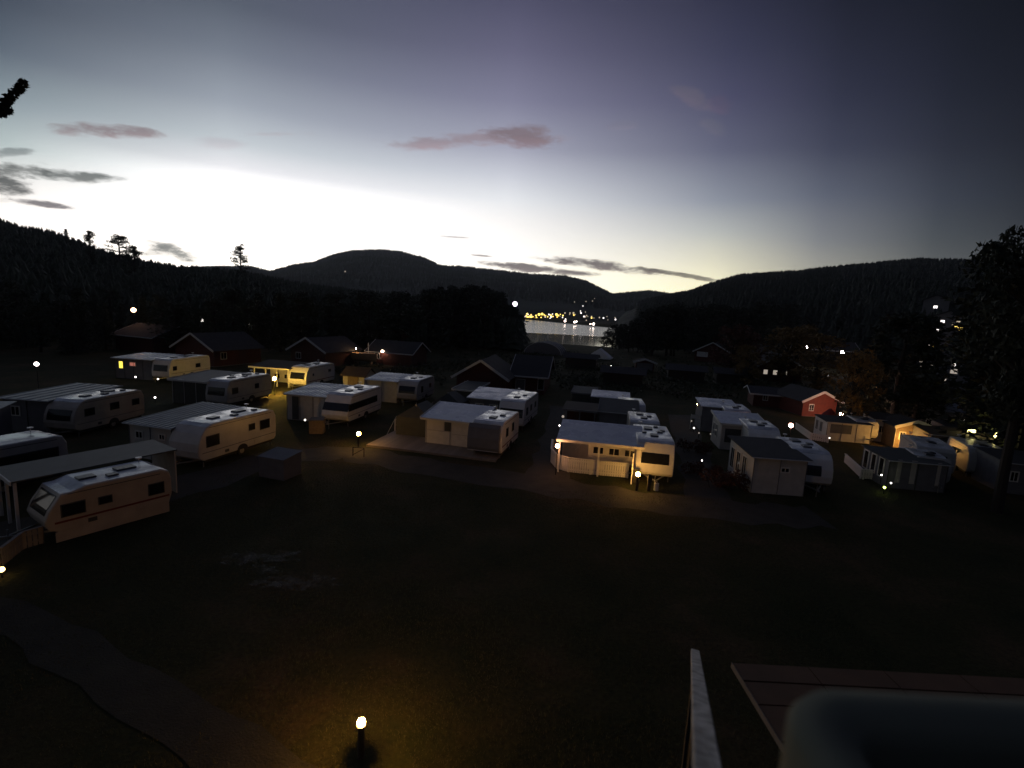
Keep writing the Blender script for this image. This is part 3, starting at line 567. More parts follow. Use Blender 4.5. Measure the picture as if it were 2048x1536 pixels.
# --- patio unit in the centre
c8 = at(1000, 920)
caravan('cream caravan lit yellow on its right side at the end of the patio', (1001, 921), (1034, 886), L=4.9, H=2.5, axis=76, style='boxy', right=((1.1, 1.7, 1.3, 1.95), (2.7, 3.3, 1.35, 2.0)), front=None, hatches=2, stripe=M['trim'], tow=False)
nx = Vector((math.cos(math.radians(76)), math.sin(math.radians(76)), 0)); ny = Vector((-nx.y, nx.x, 0))
q = c8+ny*2.3-nx*.25
tnt = empty('front_cover', q, math.radians(76-90), 'dark protective cover tied over the front of the patio caravan', 'cover')
MB().prism([(0, .55), (-.12, .8), (-.12, 1.4), (.05, 2.1), (.24, 2.35), (.24, .55)], 'x', .05, 2.25).build('cover_sheet', M['greycloth'], tnt)
MB().bar((.1, -.14, .6), (2.2, -.14, .6), .03).build('strap', M['barge'], tnt)
hut('cabin_awning', 'patio cabin with pinkish shutters and grey blue sloping roof', 'awning', (850, 888), (945, 908), 3.0, 2.1, rise=.45, width=4.15, ang=-14, over=.2, overf=.45, wall=M['cloth'], ribs=0, trim=M['wwall'], feats=(('p', 'f', .15, 1.45, 1.15, 1.95, M['wwall'], 0, 'shutter'), ('p', 'f', .15, 1.9, .1, 1.08, M['wwall'], 0, 'shutter'), ('p', 'f', 1.5, 1.95, 1.15, 1.95, M['tubdark'], 0, 'opening'), ('p', 'f', 2.05, 3.3, 1.0, 1.9, M['wwall'], 0, 'shutter'), ('p', 'f', 2.05, 3.6, .05, .95, M['wwall'], 0, 'shutter'), ('p', 'f', 3.7, 4.0, .1, 2.0, M['wwall'], 0, 'corner_board')))
# deck of planks
dk = empty('patio_deck', at(733, 893), 0, 'wide wooden patio deck beside the lamp on the road', 'deck')
d0 = at(733, 893); d1 = at(995, 925); da = math.atan2((d1-d0).y, (d1-d0).x); dl = (d1-d0).length
dk.rotation_euler = (0, 0, da)
pl = MB().box((0, 0, .10), (dl-.1, .135, .15)).mesh('deck_board'); pl.materials.append(M['deck'])
for k in range(34):
    o = bpy.data.objects.new('board', pl); COL.objects.link(o); o.parent = dk; o.location = (k*.012*0, k*.15, 0)
for x_ in (0.2, dl/3, 2*dl/3, dl-.3): MB().box((x_, 0.02, -.02), (x_+.08, 5.0, .10)).build('joist', M['darkwood'], dk)
MB().box((0, -.03, -.02), (dl-.1, -.002, .15)).build('edge_board', M['deck'], dk)
def railing(label, a, b, h=.95):
    A = at(*a); B = at(*b); root = empty('railing', A, math.atan2((B-A).y, (B-A).x), label, 'railing'); L = (B-A).length; k = max(2, int(L/1.2)+1)
    for x_ in np.linspace(0, L, k): MB().bar((x_, 0, 0), (x_, 0, h), .08).build('post', M['barge'], root)
    MB().bar((0, 0, h), (L, 0, h), .09, .05).build('top_rail', M['barge'], root); MB().bar((0, 0, h*.5), (L, 0, h*.5), .06, .04).build('rail', M['barge'], root)
railing('open pale railing at the back left of the patio deck', (790, 862), (872, 838))
# second unit behind
caravan('caravan with black front window and bright patch on its roof, behind the patio one', (1046, 864), (1080, 836), L=5.9, H=2.55, axis=76, style='boxy', right=((.8, 1.5, 1.2, 1.9), (2.4, 3.1, 1.3, 1.9), (4.2, 4.9, 1.3, 1.9)), front=(1.15, 1.85, .12), hatches=2)
hut('cabin_awning', 'grey walled awning with blue roof behind the patio cabin', 'awning', (938, 842), (1008, 850), 3.6, 2.15, rise=.35, width=3.95, ang=-12, over=.25, wall=M['greycloth'], feats=(('w', 'f', .5, 1.3, .9, 1.7), ('w', 'f', 1.8, 2.6, .9, 1.7), ('p', 'f', 3.0, 3.6, .1, 1.9, M['barge'], 0, 'door_panel')))
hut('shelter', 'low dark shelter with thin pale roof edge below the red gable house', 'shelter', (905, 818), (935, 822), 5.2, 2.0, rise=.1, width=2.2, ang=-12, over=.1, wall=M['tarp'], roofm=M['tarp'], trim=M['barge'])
# --- lamp lit unit, centre right
caravan('white caravan with black front window lit yellow by the bollard lamp', (1344, 970), (1325, 858), L=5.3, axis=80, Wd=2.25, H=2.55, style='boxy', front=(1.2, 1.85, .3), hatches=6, right=((1.0, 1.8, 1.3, 1.9),), tow=True)
a12 = at(1108, 948)
hut('veranda', 'open veranda with blue grey roof, white posts and crossed braces', 'veranda', (1113, 944), (1277, 968), 3.3, 2.15, rise=.5, width=5.1, ang=-11, over=.12, wall=M['cloth'], trim=M['wfence'], posts=3, walls=('b', 'r'), ribs=0,
    feats=())
vr = [o for o in bpy.data.objects if o.get('label', '').startswith('open veranda with blue')][0]
MB().box((1.9, 1.35, 0), (5.02, 1.42, 2.2)).build('inner_wall', M['wwall'], vr); MB().box((1.84, 1.36, 0), (1.9, 3.2, 2.2)).build('inner_wall', M['wwall'], vr)
for u in (2.1, 3.1, 4.1): window(vr, lambda a, z_, n: (a, 1.35-n, z_), u, u+.75, 1.05, 1.6, .003, M['acryl'])
v0 = empty('garden_gate', at(1262, 968), math.radians(-11), 'narrow dark gate opening with white post beside the lit caravan', 'gate')
MB().bar((0, 0, 0), (0, 0, 1.9), .07).build('post', M['wfence'], v0); MB().box((.06, .0, .05), (.45, .04, .95)).build('gate_leaf', M['darkwood'], v0)
# crossed braces and table inside veranda
br = empty('trellis', at(1135, 925), math.radians(-11), 'crossed pale trellis bars inside the open veranda', 'trellis')
MB().bar((.4, .8, .7), (1.5, .8, 2.0), .05).build('bar', M['barge'], br); MB().bar((1.5, .85, .7), (.4, .85, 2.0), .05).build('bar', M['barge'], br)
tb = empty('sofa', at(1205, 945), math.radians(-11), 'dark garden sofa with cushions inside the open veranda', 'sofa')
MB().box((0, .3, .1), (1.9, .9, .45)).build('seat', M['tubdark'], tb, bevel=.04); MB().box((0, .9, .1), (1.9, 1.05, .85)).build('backrest', M['tubdark'], tb, bevel=.04)
for k in range(3): MB().box((.08+k*.62, .34, .46), (.66+k*.62, .88, .58)).build('cushion', M['greycloth'], tb, bevel=.05)
fence('curved white board fence around the open veranda', [(1103, 905), (1101, 925), (1112, 938), (1135, 945), (1180, 950), (1255, 957)], h=.95, bw=.12, gap=.022)
bollard('bollard lamp glowing between the veranda gate and the white caravan', (1273, 981), h=1.1, r=.13)
po = empty('meter_post', at(1297, 982), 0, 'dark electricity post right of the bollard lamp', 'post'); MB().box((-.09, -.07, 0), (.09, .07, .85)).build('post', M['darkwood'], po); MB().box((-.12, -.1, .55), (.12, .08, .98)).build('box', M['black'], po)
kt = empty('gas_bottle', at(1312, 981), 0, 'pale gas bottle standing under the caravan drawbar', 'gas bottle'); MB().tube((0, 0, 0), (0, 0, .45), .14, n=14).build('bottle', M['van'], kt, bevel=.03); MB().tube((0, 0, .45), (0, 0, .55), .05, n=8).build('valve', M['steel'], kt)
pole_lamp('pinkish white lamp hanging at the left corner of the open veranda', (1115, 892), 1.85, .12, emit('glow_veranda', (1, .46, .22), 80))
# behind it
caravan('caravan with white roof behind the dark tent and the lit veranda', (1320, 880), (1318, 862), L=4.2, axis=80, H=2.4, style='boxy', right=(), hatches=3, front=None, body=M['vangrey'], tow=False).location = at(1322, 847, 2.4)*1.0-Vector((0, 0, 2.4))
hut('tent_awning', 'dark green tent roof with pale edge between flat roof and caravan', 'awning', (1195, 872), (1275, 882), 3.6, 2.1, rise=.5, width=3.1, ang=-12, over=.1, wall=M['greycloth'], roofm=M['tarp'], trim=M['greycloth'])
hut('shelter', 'flat grey roof on posts left of the dark green tent roof', 'shelter', (1125, 868), (1188, 876), 2.8, 2.15, rise=.1, width=2.6, ang=-12, over=.15, wall=M['red'], roofm=M['feltbrown'], posts=3, walls=('b',), trim=M['greycloth'])
caravan('small distant caravan with two dark roof hatches at the row end', (1293, 812), (1283, 798), z=2.4, L=4.2, axis=82, H=2.4, style='boxy', hatches=2, front=(1.2, 1.7, .4))
hut('awning', 'long grey awning roof left of the small distant caravan', 'awning', (1180, 838), (1246, 846), 2.5, 2.2, rise=.25, width=3.5, ang=-12, over=.1, wall=M['tarp'], roofm=M['sheet'])
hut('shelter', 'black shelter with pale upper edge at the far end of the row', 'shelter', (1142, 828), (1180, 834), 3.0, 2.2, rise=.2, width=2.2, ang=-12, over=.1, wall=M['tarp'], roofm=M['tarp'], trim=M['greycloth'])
pole_lamp('small white lamp at the corner of the shelter behind the veranda', (1119, 851), 1.2, .06, E_white)
pole_lamp('faint lamp on the post of the flat grey shelter', (1126, 833), 2.0, .10, E_winw)
# --- right hand rows
caravan('caravan with grey roof beside the lamp lit awning, back row right', (1507, 825), (1485, 808), z=2.4, L=4.6, axis=78, H=2.4, style='round', hatches=2, front=(1.1, 1.6, .3))
hut('awning_hut', 'grey awning with yellow lit left edge in the back row right', 'awning', (1400, 862), (1455, 866), 3.0, 2.3, rise=.25, width=3.0, ang=-10, over=.15, wall=M['greycloth'])
pole_lamp('tall yellow lamp at the left corner of the back row awning', (1396, 809), 2.0, .10, E_warm)
lw = empty('lattice_screen', at(1380, 858), math.radians(-10), 'yellow lit screen under the tall lamp', 'screen'); MB().box((0, 0, 1.0), (1.0, .04, 1.35)).build('panel', M['wwall'], lw); MB().bar((0, .02, 0), (0, .02, 1.4), .06).build('post', M['wfence'], lw); MB().bar((1.0, .02, 0), (1.0, .02, 1.8), .06).build('post', M['wfence'], lw)
caravan('caravan with a large roof hatch right of the blue roofed awning', (1568, 866), (1537, 843), z=2.3, L=4.4, axis=78, H=2.35, style='raked', hatches=3, front=None)
hut('awning_hut', 'awning with smooth blue roof and white arched left gable', 'awning', (1438, 898), (1512, 902), 3.0, 2.1, rise=.35, width=3.3, ang=-9, over=.15, wall=M['cloth'], trim=M['wwall'], feats=(('w', 'l', .5, 1.1, .7, 1.7), ('w', 'l', 1.3, 1.9, .7, 1.7), ('p', 'f', .3, 1.6, .6, 1.7, M['tubdark'], 0, 'opening')))
caravan('white caravan with square dark front window beside the big dark roofed hut', (1661, 989), (1615, 893), L=4.6, axis=78, H=2.4, Wd=2.15, style='round', front=(1.05, 1.65, .65), hatches=3)
hut('awning_hut', 'big pale hut with dark roof, small window and white arched side', 'awning', (1500, 985), (1594, 989), 3.9, 2.2, rise=.2, width=3.05, ang=-4, over=.2, wall=M['cloth'], roofm=M['felt'], feats=(('w', 'f', 1.55, 2.1, 1.35, 1.7), ('w', 'l', .3, 1.0, .5, 1.9), ('w', 'l', 1.3, 2.0, .5, 1.9), ('w', 'l', 2.3, 3.0, .5, 1.9)))
hut('awning_hut', 'warm lit hut with white arched gable beside the white lamp', 'awning', (1650, 880), (1712, 888), 2.6, 1.65, rise=.12, width=3.6, ang=-10, over=.12, wall=M['wwall'], roofm=M['felt'], feats=(('w', 'l', .3, .9, .5, 1.5), ('w', 'l', 1.2, 1.8, .5, 1.5), ('p', 'f', .3, 2.0, .7, 1.5, M['greycloth'], 0, 'curtain')))
caravan('small cream caravan end lit warm right of the arched hut', (1753, 887), (1740, 865), L=3.0, axis=76, H=1.9, Wd=1.75, style='boxy', hatches=2, front=None)
fence('low white fence between the white lamp and the warm lit hut', [(1590, 858), (1620, 880), (1655, 886)], h=.6)
hut('awning_hut', 'dark roofed hut with white arched windows behind a small fence, far right', 'awning', (1770, 975), (1778, 985), 3.0, 1.8, rise=.12, width=3.4, ang=-8, over=.15, wall=M['greycloth'], roofm=M['tarp'], feats=(('w', 'l', .2, .8, .5, 1.8, M['acryl'], 0), ('w', 'l', 1.1, 1.7, .5, 1.8, M['acryl'], 0), ('w', 'l', 2.0, 2.6, .5, 1.8, M['acryl'], 0), ('p', 'f', .5, .75, .4, 1.9, M['cloth'], 0, 'curtain'), ('p', 'f', 1.3, 1.6, .4, 1.9, M['cloth'], 0, 'curtain'), ('p', 'f', 2.8, 3.0, .4, 1.9, M['cloth'], 0, 'curtain')))
fence('small angled white fence in front of the arched window hut', [(1688, 925), (1722, 958), (1765, 962)], h=.65)
caravan('dark caravan roof right of the arched window hut', (1908, 922), (1872, 898), z=2.0, L=3.2, Wd=1.8, axis=72, H=2.0, style='round', hatches=2, front=None, body=M['vangrey'])
for i, (a, w_, dp, h_, wm_, rm_, lab) in enumerate([
  ((1745, 882), 2.6, 2.6, 2.0, M['wwall'], M['felt'], 'small hut with lit white slats behind the cream caravan'),
  ((1785, 896), 3.0, 3.0, 1.9, M['wood'], M['felt'], 'brown hut with white zigzag eaves beside the yellow lamp'),
  ((1821, 898), 1.35, .8, 1.15, M['wwall'], M['wwall'], 'low white box wall glowing yellow beside its lamp'),
  ((1855, 918), 4.0, 2.8, 2.0, M['greycloth'], M['feltbrown'], 'long brown roofed hut right of the yellow lamp'),
  ((1840, 866), 3.4, 3.0, 2.4, M['greycloth'], M['sheet'], 'grey tent shaped hut in the back row far right'),
  ((1895, 905), 3.6, 3.0, 2.0, M['greycloth'], M['darksheet'], 'dark hut in front of the bright patio lights'),
  ((2000, 985), 3.0, 3.0, 2.0, M['greycloth'], M['darksheet'], 'dim grey hut behind the big tree at the right edge')]):
    hut('awning_hut', lab, 'hut', a, None, dp, h_, roof='gable' if i in (1, 4) else 'shed', ridge_axis='y' if i in (1,) else 'x', rise=.6 if i in (1, 4) else .2, width=w_, ang=-14, over=.15, wall=wm_, roofm=rm_, trim=M['barge'] if i == 1 else None, feats=(('w', 'f', .3, .8, .8, 1.5), ('w', 'f', w_-1, w_-.4, .8, 1.5)) if i != 2 else ())
for (px, lab, wd) in (((1905, 962), 'pale caravan end left of the big tree at the right edge', 2.2), ((2012, 968), 'dim pale caravan right of the big tree', 2.2)):
    caravan(lab, px, (px[0]+10, px[1]-30), L=4.2, axis=66, H=2.2, Wd=wd, style='boxy', hatches=1, front=(1.2, 1.6, .5), body=M['vangrey'])
# red cabins
def cabin(label, a, w, depth, h, rise, ang, feats=(), wallm=None, axis='y', basez=0, trim=True, roofm=None):
    return hut('cabin', label, 'cabin', a, None, depth, h, roof='gable', rise=rise, width=w, ang=ang, over=.5, wall=wallm or M['red'], roofm=roofm or M['felt'], trim=M['barge'] if trim else None, feats=feats, ridge_axis=axis, plinth=True, basez=basez)
cabin('red cabin with white gable boards and small white framed window, centre', (912, 790), 5.7, 7.5, 2.4, 1.8, -9, (('w', 'f', .9, 1.6, .7, 1.7, None, 1),))
cabin('red cabin with dark sloping roof right of the white gabled cabin', (1025, 786), 3.8, 9.0, 2.4, 1.9, -9, (('w', 'f', .3, 1.5, .4, 1.8, M['greycloth'], 0), ('w', 'f', 3.0, 3.8, .6, 2.0, None, 0)), axis='x')
cabin('dark cabin with pale gable edge on the left below the hillside', (352, 724), 7.6, 8, 2.4, 2.0, -20, (('w', 'r', 1, 2, .9, 1.9),))
cabin('cabin with pale ribbed roof behind the glowing veranda', (582, 727), 6.6, 8, 2.4, 1.8, -20, (('w', 'f', 1, 2, .9, 1.9),))
cabin('cabin with pale gable tip in the upper row, left of centre', (665, 680), 6.5, 7, 2.6, 1.8, -20)
cabin('second cabin of the upper row, dark red with pale gable tip', (772, 690), 7.5, 7, 2.6, 1.9, -20)
cabin('long dark red cabin with a lamp on its wall behind the boat', (738, 727), 7.6, 6, 2.3, 1.5, -14, (('w', 'f', 1, 2, .9, 1.9),), axis='x')
cabin('cabin lit red by the white lamp, white gable boards', (1603, 832), 3.9, 5, 1.9, .95, 4, (('w', 'f', .7, 1.3, .6, 1.4),), wallm=mat('red_boards_lit', (.15, .028, .016), .8, .3, 3))  # brighter copy of the red boards, lamp light put into the colour
cabin('low red cabin row left of the lamp lit red cabin', (1505, 812), 6.5, 4, 1.7, .5, -16, (('w', 'f', 1, 1.6, .8, 1.7), ('w', 'f', 5, 5.6, .8, 1.7)), axis='x')
cabin('dark cabin with three small lit windows below the street lamps', (1512, 760), 7.5, 9, 2.6, 2.2, -8, (('w', 'f', 1.0, 1.8, 1.1, 2.0, E_winw, 0), ('w', 'f', 2.6, 3.4, 1.1, 2.0, E_winw, 0), ('w', 'f', 4.2, 5.0, 1.1, 2.0, E_winw, 0)))
cabin('long dark building with pale roof edge under the street lamps', (1545, 722), 20, 9, 4.0, 2.0, -14, (), wallm=M['darkwood'], axis='x')
cabin('tall grey wall end of the long building left of the street lamps', (1505, 726), 5.0, 7, 4.5, 1.0, -10, (), wallm=M['greycloth'], axis='y', trim=False)
cabin('distant cabin with pale porch left of the rust coloured tree', (1388, 722), 8, 7, 2.6, 2.2, -30, (('p', 'f', .5, 3, 1.2, 2.4, M['barge'], 0, 'porch_panel'),), axis='y')
cabin('tiny shed with pale wall in the dark field', (1270, 745), 3.2, 2.5, 2.0, .5, -10, (('p', 'f', .2, 3.0, .2, 1.8, M['greycloth'], 0, 'wall_panel'),))
cabin('dark cabin at the foot of the left hillside', (232, 700), 9.0, 8, 2.8, 1.6, -20, (), axis='x')
for i, px in enumerate([(1130, 735), (1205, 770), (1335, 762), (1432, 770)]):
    cabin(['flat dark hut in the field below the white tent', 'low hut beyond the small distant caravan', 'dark hut in the field left of the rust bushes', 'dark hut in the field below the rust coloured tree'][i], px, 5.5, 4, 2.0, .6, -14, (), wallm=M['darkwood'], axis='x', trim=False)
par = empty('parasol', at(1657, 848), 0, 'red parasol folded open beside the lamp lit cabin', 'parasol')
MB().tube((0, 0, 0), (0, 0, 1.65), .03, n=8).build('pole', M['steel'], par); MB().tube((0, 0, .95), (0, 0, 1.6), .75, .12, n=8).build('canopy', M['parasol'], par)
# boat and shelters in the middle distance
bt = empty('rowing_boat', at(706, 728), math.radians(-8), 'orange lit boat hull standing beside the long red cabin', 'boat')
hullv = []; 
for i, x_ in enumerate(np.linspace(0, 4.0, 9)):
    wv = .95*math.sin(PI*min(1, (x_/4.0)*.62+.38))**.8+.05; hullv += [(x_, -wv, 1.9), (x_, -wv*.6, .9), (x_, 0, .6), (x_, wv*.6, .9), (x_, wv, 1.9)]
f_ = [(5*i+j, 5*i+j+1, 5*i+j+6, 5*i+j+5) for i in range(8) for j in range(4)]+[(0, 4, 3, 2, 1), (40, 41, 42, 43, 44)]+[(5*i, 5*i+5, 5*i+9, 5*i+4) for i in range(8)]
MB().add(hullv, f_).build('hull', M['boat'], bt); MB().bar((2.6, 0, 1.9), (2.6, 0, 3.6), .12).build('mast', M['barge'], bt); MB().box((.5, -.5, 0), (.7, .5, .75)).box((3, -.5, 0), (3.2, .5, .75)).build('cradle', M['wood'], bt)
pole_lamp('round white lamp beside the boat, on the long red cabin side', (765, 703), 2.2, .22, emit('glow_mid', (1, .7, .5), 40))
pole_lamp('warm floodlight low over the orange boat', (712, 697), 2.6, .05, emit('glow_boat', (1, .6, .3), 600))
tent('white triangular canvas tent in the dark field by the lake', (1172, 716), 5.5, 4, 2.3, M['tentw'], ang=-20, hs=.12)
dm = empty('greenhouse', at(1048, 706), math.radians(-15), 'pale curved tunnel roof near the lake shore', 'greenhouse')
arc = [(4.5+4.5*math.cos(t_), 2.8*math.sin(t_)) for t_ in np.linspace(0, PI, 13)]
MB().prism(arc, 'y', 0, 7).build('cover', M['greycloth'], dm)
for y_ in (0, 2.3, 4.7, 7):
    mb = MB()
    for p, q_ in zip(arc, arc[1:]): mb.bar((p[0], y_, p[1]), (q_[0], y_, q_[1]), .12)
    mb.build('hoop', M['barge'], dm)
# ================================================================== lamps
bollard('nearest bollard lamp glowing on the grass in the foreground', (722, 1514), h=.95, r=.085, e=E_near)
bollard('bollard lamp at the corner of the patio deck beside the road', (717, 895), h=1.1, r=.13)
fr = empty('bench_frame', at(706, 912), math.radians(-6), 'dark open frame stand below the patio lamp', 'stand')
for x_ in (0, .75): MB().bar((x_, 0, 0), (x_, 0, .6), .05).build('leg', M['black'], fr)
MB().bar((0, 0, .6), (.75, 0, .6), .05).build('rail', M['black'], fr); MB().bar((0, 0, .1), (.75, 0, .55), .04).build('brace', M['black'], fr)
pole_lamp('white purple lamp left of the low white fence, right rows', (1582, 851), 1.9, .17, E_cool)
pole_lamp('white lamp in front of the lamp lit red cabin', (1683, 828), 1.0, .17, emit('glow_cabin', (1, .55, .38), 300))
pole_lamp('white lamp beside the low glowing box wall, far right', (1812, 881), .95, .15, E_warm)
pole_lamp('bright lamp in the dark left of the round nosed caravan row', (73, 728), 3.0, .17, emit('glow_left', (1, .8, .75), 20))
for px, lab, z_, r_, e_, *rest in [
  ((271, 754), 'tiny white light below the yellow window hut', .5, .08, E_white), ((316, 758), 'tiny white light right of the yellow window hut', .6, .08, E_white), ((310, 795), 'tiny white light alone in the dark left rows', .5, .08, E_white),
  ((610, 840), 'white garden light before the curtained awning', .7, .07, E_white), ((1034, 854), 'small white light on the path by the patio caravan', 1.1, .06, E_white),
  ((1415, 833), 'small white light before the smooth blue roofed awning', .9, .07, E_white), ((1388, 856), 'cluster light at the dark pitch edge, right rows', .4, .07, E_white), ((1398, 866), 'second light of the cluster at the dark pitch edge', .4, .06, E_winw), ((1383, 842), 'faint light left of the smooth blue roofed awning', 1.0, .06, E_winw), ((1421, 868), 'low light on the black pitch before the blue roofed awning', .3, .05, E_winw), ((1404, 921), 'single white ground light left of the big pale hut', .3, .05, E_white),
  ((1659, 876), 'small post light before the warm lit hut', .8, .05, E_white), ((1763, 950), 'white garden light above the green glowing lamp', .9, .05, E_white), ((1782, 966), 'white garden light right of the green glowing lamp', .6, .05, E_white),
  ((1769, 975), 'green yellow ground lamp before the arched window hut', .4, .07, E_green), ((24, 822), 'faint white light near the left edge', .6, .06, E_winw), ((1845, 828), 'small light under the eaves of the far right hut', 1.4, .06, E_winw),
  ((1763, 846), 'small light among the lit slats', 1.0, .08, E_white), ((1903, 856), 'left of the patio lights behind the dark hut', 1.0, .12, E_white), ((1913, 858), 'second of the patio lights behind the dark hut', .9, .12, E_white),
  ((1930, 840), 'small upper light left of the big tree', 1.6, .10, E_white), ((1967, 852), 'small light right of the glowing bush', 1.2, .10, E_white), ((1222, 733), 'tiny white light in the field near the shed', .6, .2, E_white),
  ((1656, 750), 'small white light below the third street lamp', 2.0, .15, E_white), ((3, 1139), 'yellow ground lamp cut by the left edge', .3, .09, emit('glow_edge', (1, .6, .2), 9))]:
    pole_lamp(lab, px, z_, r_, e_)
for px, lab in (((1562, 688), 'left of the three street lamps above the long dark building'), ((1612, 695), 'middle of the three street lamps above the long dark building'), ((1685, 705), 'right one of the three street lamps, past the long building')):
    pole_lamp(lab, px, 4.6, .45 if px[0] < 1680 else .36, emit('glow_street', (1, .8, .78), 70), group='street lamps beyond the right rows', name='street_lamp')
pole_lamp('orange tinted lamp in the trees of the left hillside', (267, 620), 0, .36, emit('glow_hill', (1, .5, .25), 22), dist=108, name='street_lamp')
pole_lamp('white lamp at the foot of the left hillside', (404, 640), 0, .35, E_white, dist=122, name='street_lamp')
pole_lamp('smaller white lamp at the foot of the left hillside', (500, 648), 0, .28, E_white, dist=120, name='street_lamp')
for px, lab in (((690, 543), 'highest lit house light on the far mountain'), ((752, 584), 'middle light on the dark slope of the mountain'), ((796, 613), 'lowest light on the dark slope, right of the others')):
    c, r_ = march(*px, HILLS['far'], 6); pole_lamp(lab, px, 0, r_*.0016, E_dim, dist=r_, name='street_lamp')
pole_lamp('violet white floodlight at the tip of the wooded point by the lake', (1030, 608), 0, 1.0, emit('glow_violet', (1, .82, 1), 4), dist=205, name='floodlight')
# town across the lake
town = [(1049,638,3,0),(1056,635,6,1),(1062,634,4,1),(1078,629,5,1),(1084,628,5,1),(1070,637,3,1),(1077,640,2,1),(1098,629,3,2),(1105,628,2,2),(1113,629,5,1),(1117,631,3,1),(1126,631,3,1),(1130,626,3,0),(1140,626,3,0),(1147,626,4,0),(1151,629,2,0),(1161,622,2,2),(1162,626,3,2),(1168,633,3,2),(1171,624,2,0),(1183,633,3,0),(1188,636,2,0),(1199,635,3,0),(1207,636,3,2),(1214,633,2,0),(1200,645,3,0),(1205,649,4,0),(1212,648,4,0),(1203,650,3,0),(1231,639,3,2),(1230,635,2,0),(1149,604,2,0),(1172,603,2,0),(1185,602,2,0),(1166,612,2,2),(1189,597,1.5,0),(1092,638,2,1),(1086,639,2,1),(1050,642,4,0)]
rt = random.Random(17)
for k_ in range(46):
    x_ = rt.choice([rt.uniform(1046, 1130), rt.uniform(1046, 1216)]); town.append((x_, 629+(x_-1046)*.06+rt.uniform(-6, 10)*(.5 if x_ < 1100 else 1), rt.uniform(1.6, 3.4), rt.choice([0, 0, 1, 1, 2] if x_ < 1130 else [0, 0, 0, 2, 1])))
for i, (x_, y_, s_, k_) in enumerate(town):
    c, r_ = march(x_, y_, (H_FAR, 2300., 740., 4.), 11); r_ = max(r_, 750)
    pole_lamp('town light glowing on the far shore across the lake', (x_, y_), 0, s_*.5*r_/1000, (E_dim, E_fary, E_far)[k_], dist=r_, group='town lights across the lake', name='town_lamp')
for i, (x_, y_, rr) in enumerate([(1130, 642, 3.2), (1149, 644, 3.2), (1153, 643, 2), (1187, 648, 3.6), (1181, 648, 1.8)]):
    d = ray(x_, y_); dd = at(x_, y_+5, LAKE+1.0).length; dd = min(dd, 690)
    pole_lamp('bright lamp low on the far shore with its streak in the water', (x_, y_), 0, rr*.5*dd/1000, emit('glow_shore', (1, .78, .66), 26), dist=dd, group='bright shore lamps on the lake edge', name='shore_lamp')
for x_ in (1078, 1095, 1125, 1147, 1188):  # thin pale uprights placed in the calm water
    c = at(x_, 684 if x_ < 1180 else 690, LAKE); o_ = MB().tube((0, 0, -1.5), (0, 0, 2.9), .16, .14, n=8).build('lake_upright', M['barge']); o_.location = c; tag(o_, 'pale upright bar standing in the calm water near the lake shore', 'post', 'pale uprights in the lake')
# hillside houses on the right, seen between the trees
def far_house(label, px, dist, w, lights, h=5):
    d = ray(*px).normalized(); k = math.hypot(d.x, d.y); c = Vector((d.x/k*dist, d.y/k*dist, CAMH+d.z/k*dist-h*.5)); an = -math.atan2(c.x, c.y)
    root = empty('hillside_house', c, an, label, 'house')
    MB().prism([(-w/2, -6), (w/2, -6), (w/2, h), (0, h+2), (-w/2, h)], 'y', 0, 7).build('wall', M['greycloth'], root)
    MB().prism([(-w/2-.5, h-.2), (0, h+2.02), (w/2+.5, h-.2), (w/2+.5, h+.1), (0, h+2.35), (-w/2-.5, h+.1)], 'y', -.5, 7.5).build('roof', M['felt'], root)
    for (lx, ly, s, e_) in lights:
        u = (lx-px[0])*dist/1000; z_ = h*.5+(px[1]-ly)*dist/1000; s = s*dist/1000
        w_ = MB().box((u-s*.6, -.06, z_-s*.5), (u+s*.6, -.005, z_+s*.5)).build('window', M['barge'], root); MB().box((u-s*.5, -.09, z_-s*.42), (u+s*.5, -.05, z_+s*.42)).build('pane', e_, w_)
far_house('lit house high between the trees on the right hillside', (1904, 656), 170, 9, [(1892, 647, 4.5, E_far), (1887, 661, 5, E_far), (1895, 664, 4.5, E_fary), (1899, 660, 5.5, E_fary), (1905, 650, 4, E_dim), (1910, 647, 4, E_dim), (1913, 657, 5, E_fary), (1924, 662, 4.5, E_far), (1908, 653, 4, E_fary), (1917, 652, 4, E_dim)])
far_house('lit house below the highest one on the right hillside', (1895, 697), 150, 8, [(1881, 698, 6.5, E_fary), (1891, 699, 4, E_winw), (1907, 699, 4.5, E_winw), (1915, 686, 4.5, E_far), (1874, 693, 3, E_winw)])
far_house('pale house with lit eaves lowest on the right hillside', (1885, 742), 120, 8, [(1858, 730, 4, E_winw), (1886, 728, 4.5, E_far), (1896, 731, 5, E_far), (1871, 738, 9, E_winw), (1898, 741, 8, E_winw), (1859, 739, 4, E_winw), (1889, 755, 4, E_winw)], h=5)
far_house('house with one lit window on the upper right hillside', (1871, 614), 260, 8, [(1871, 614, 4.5, E_far)])

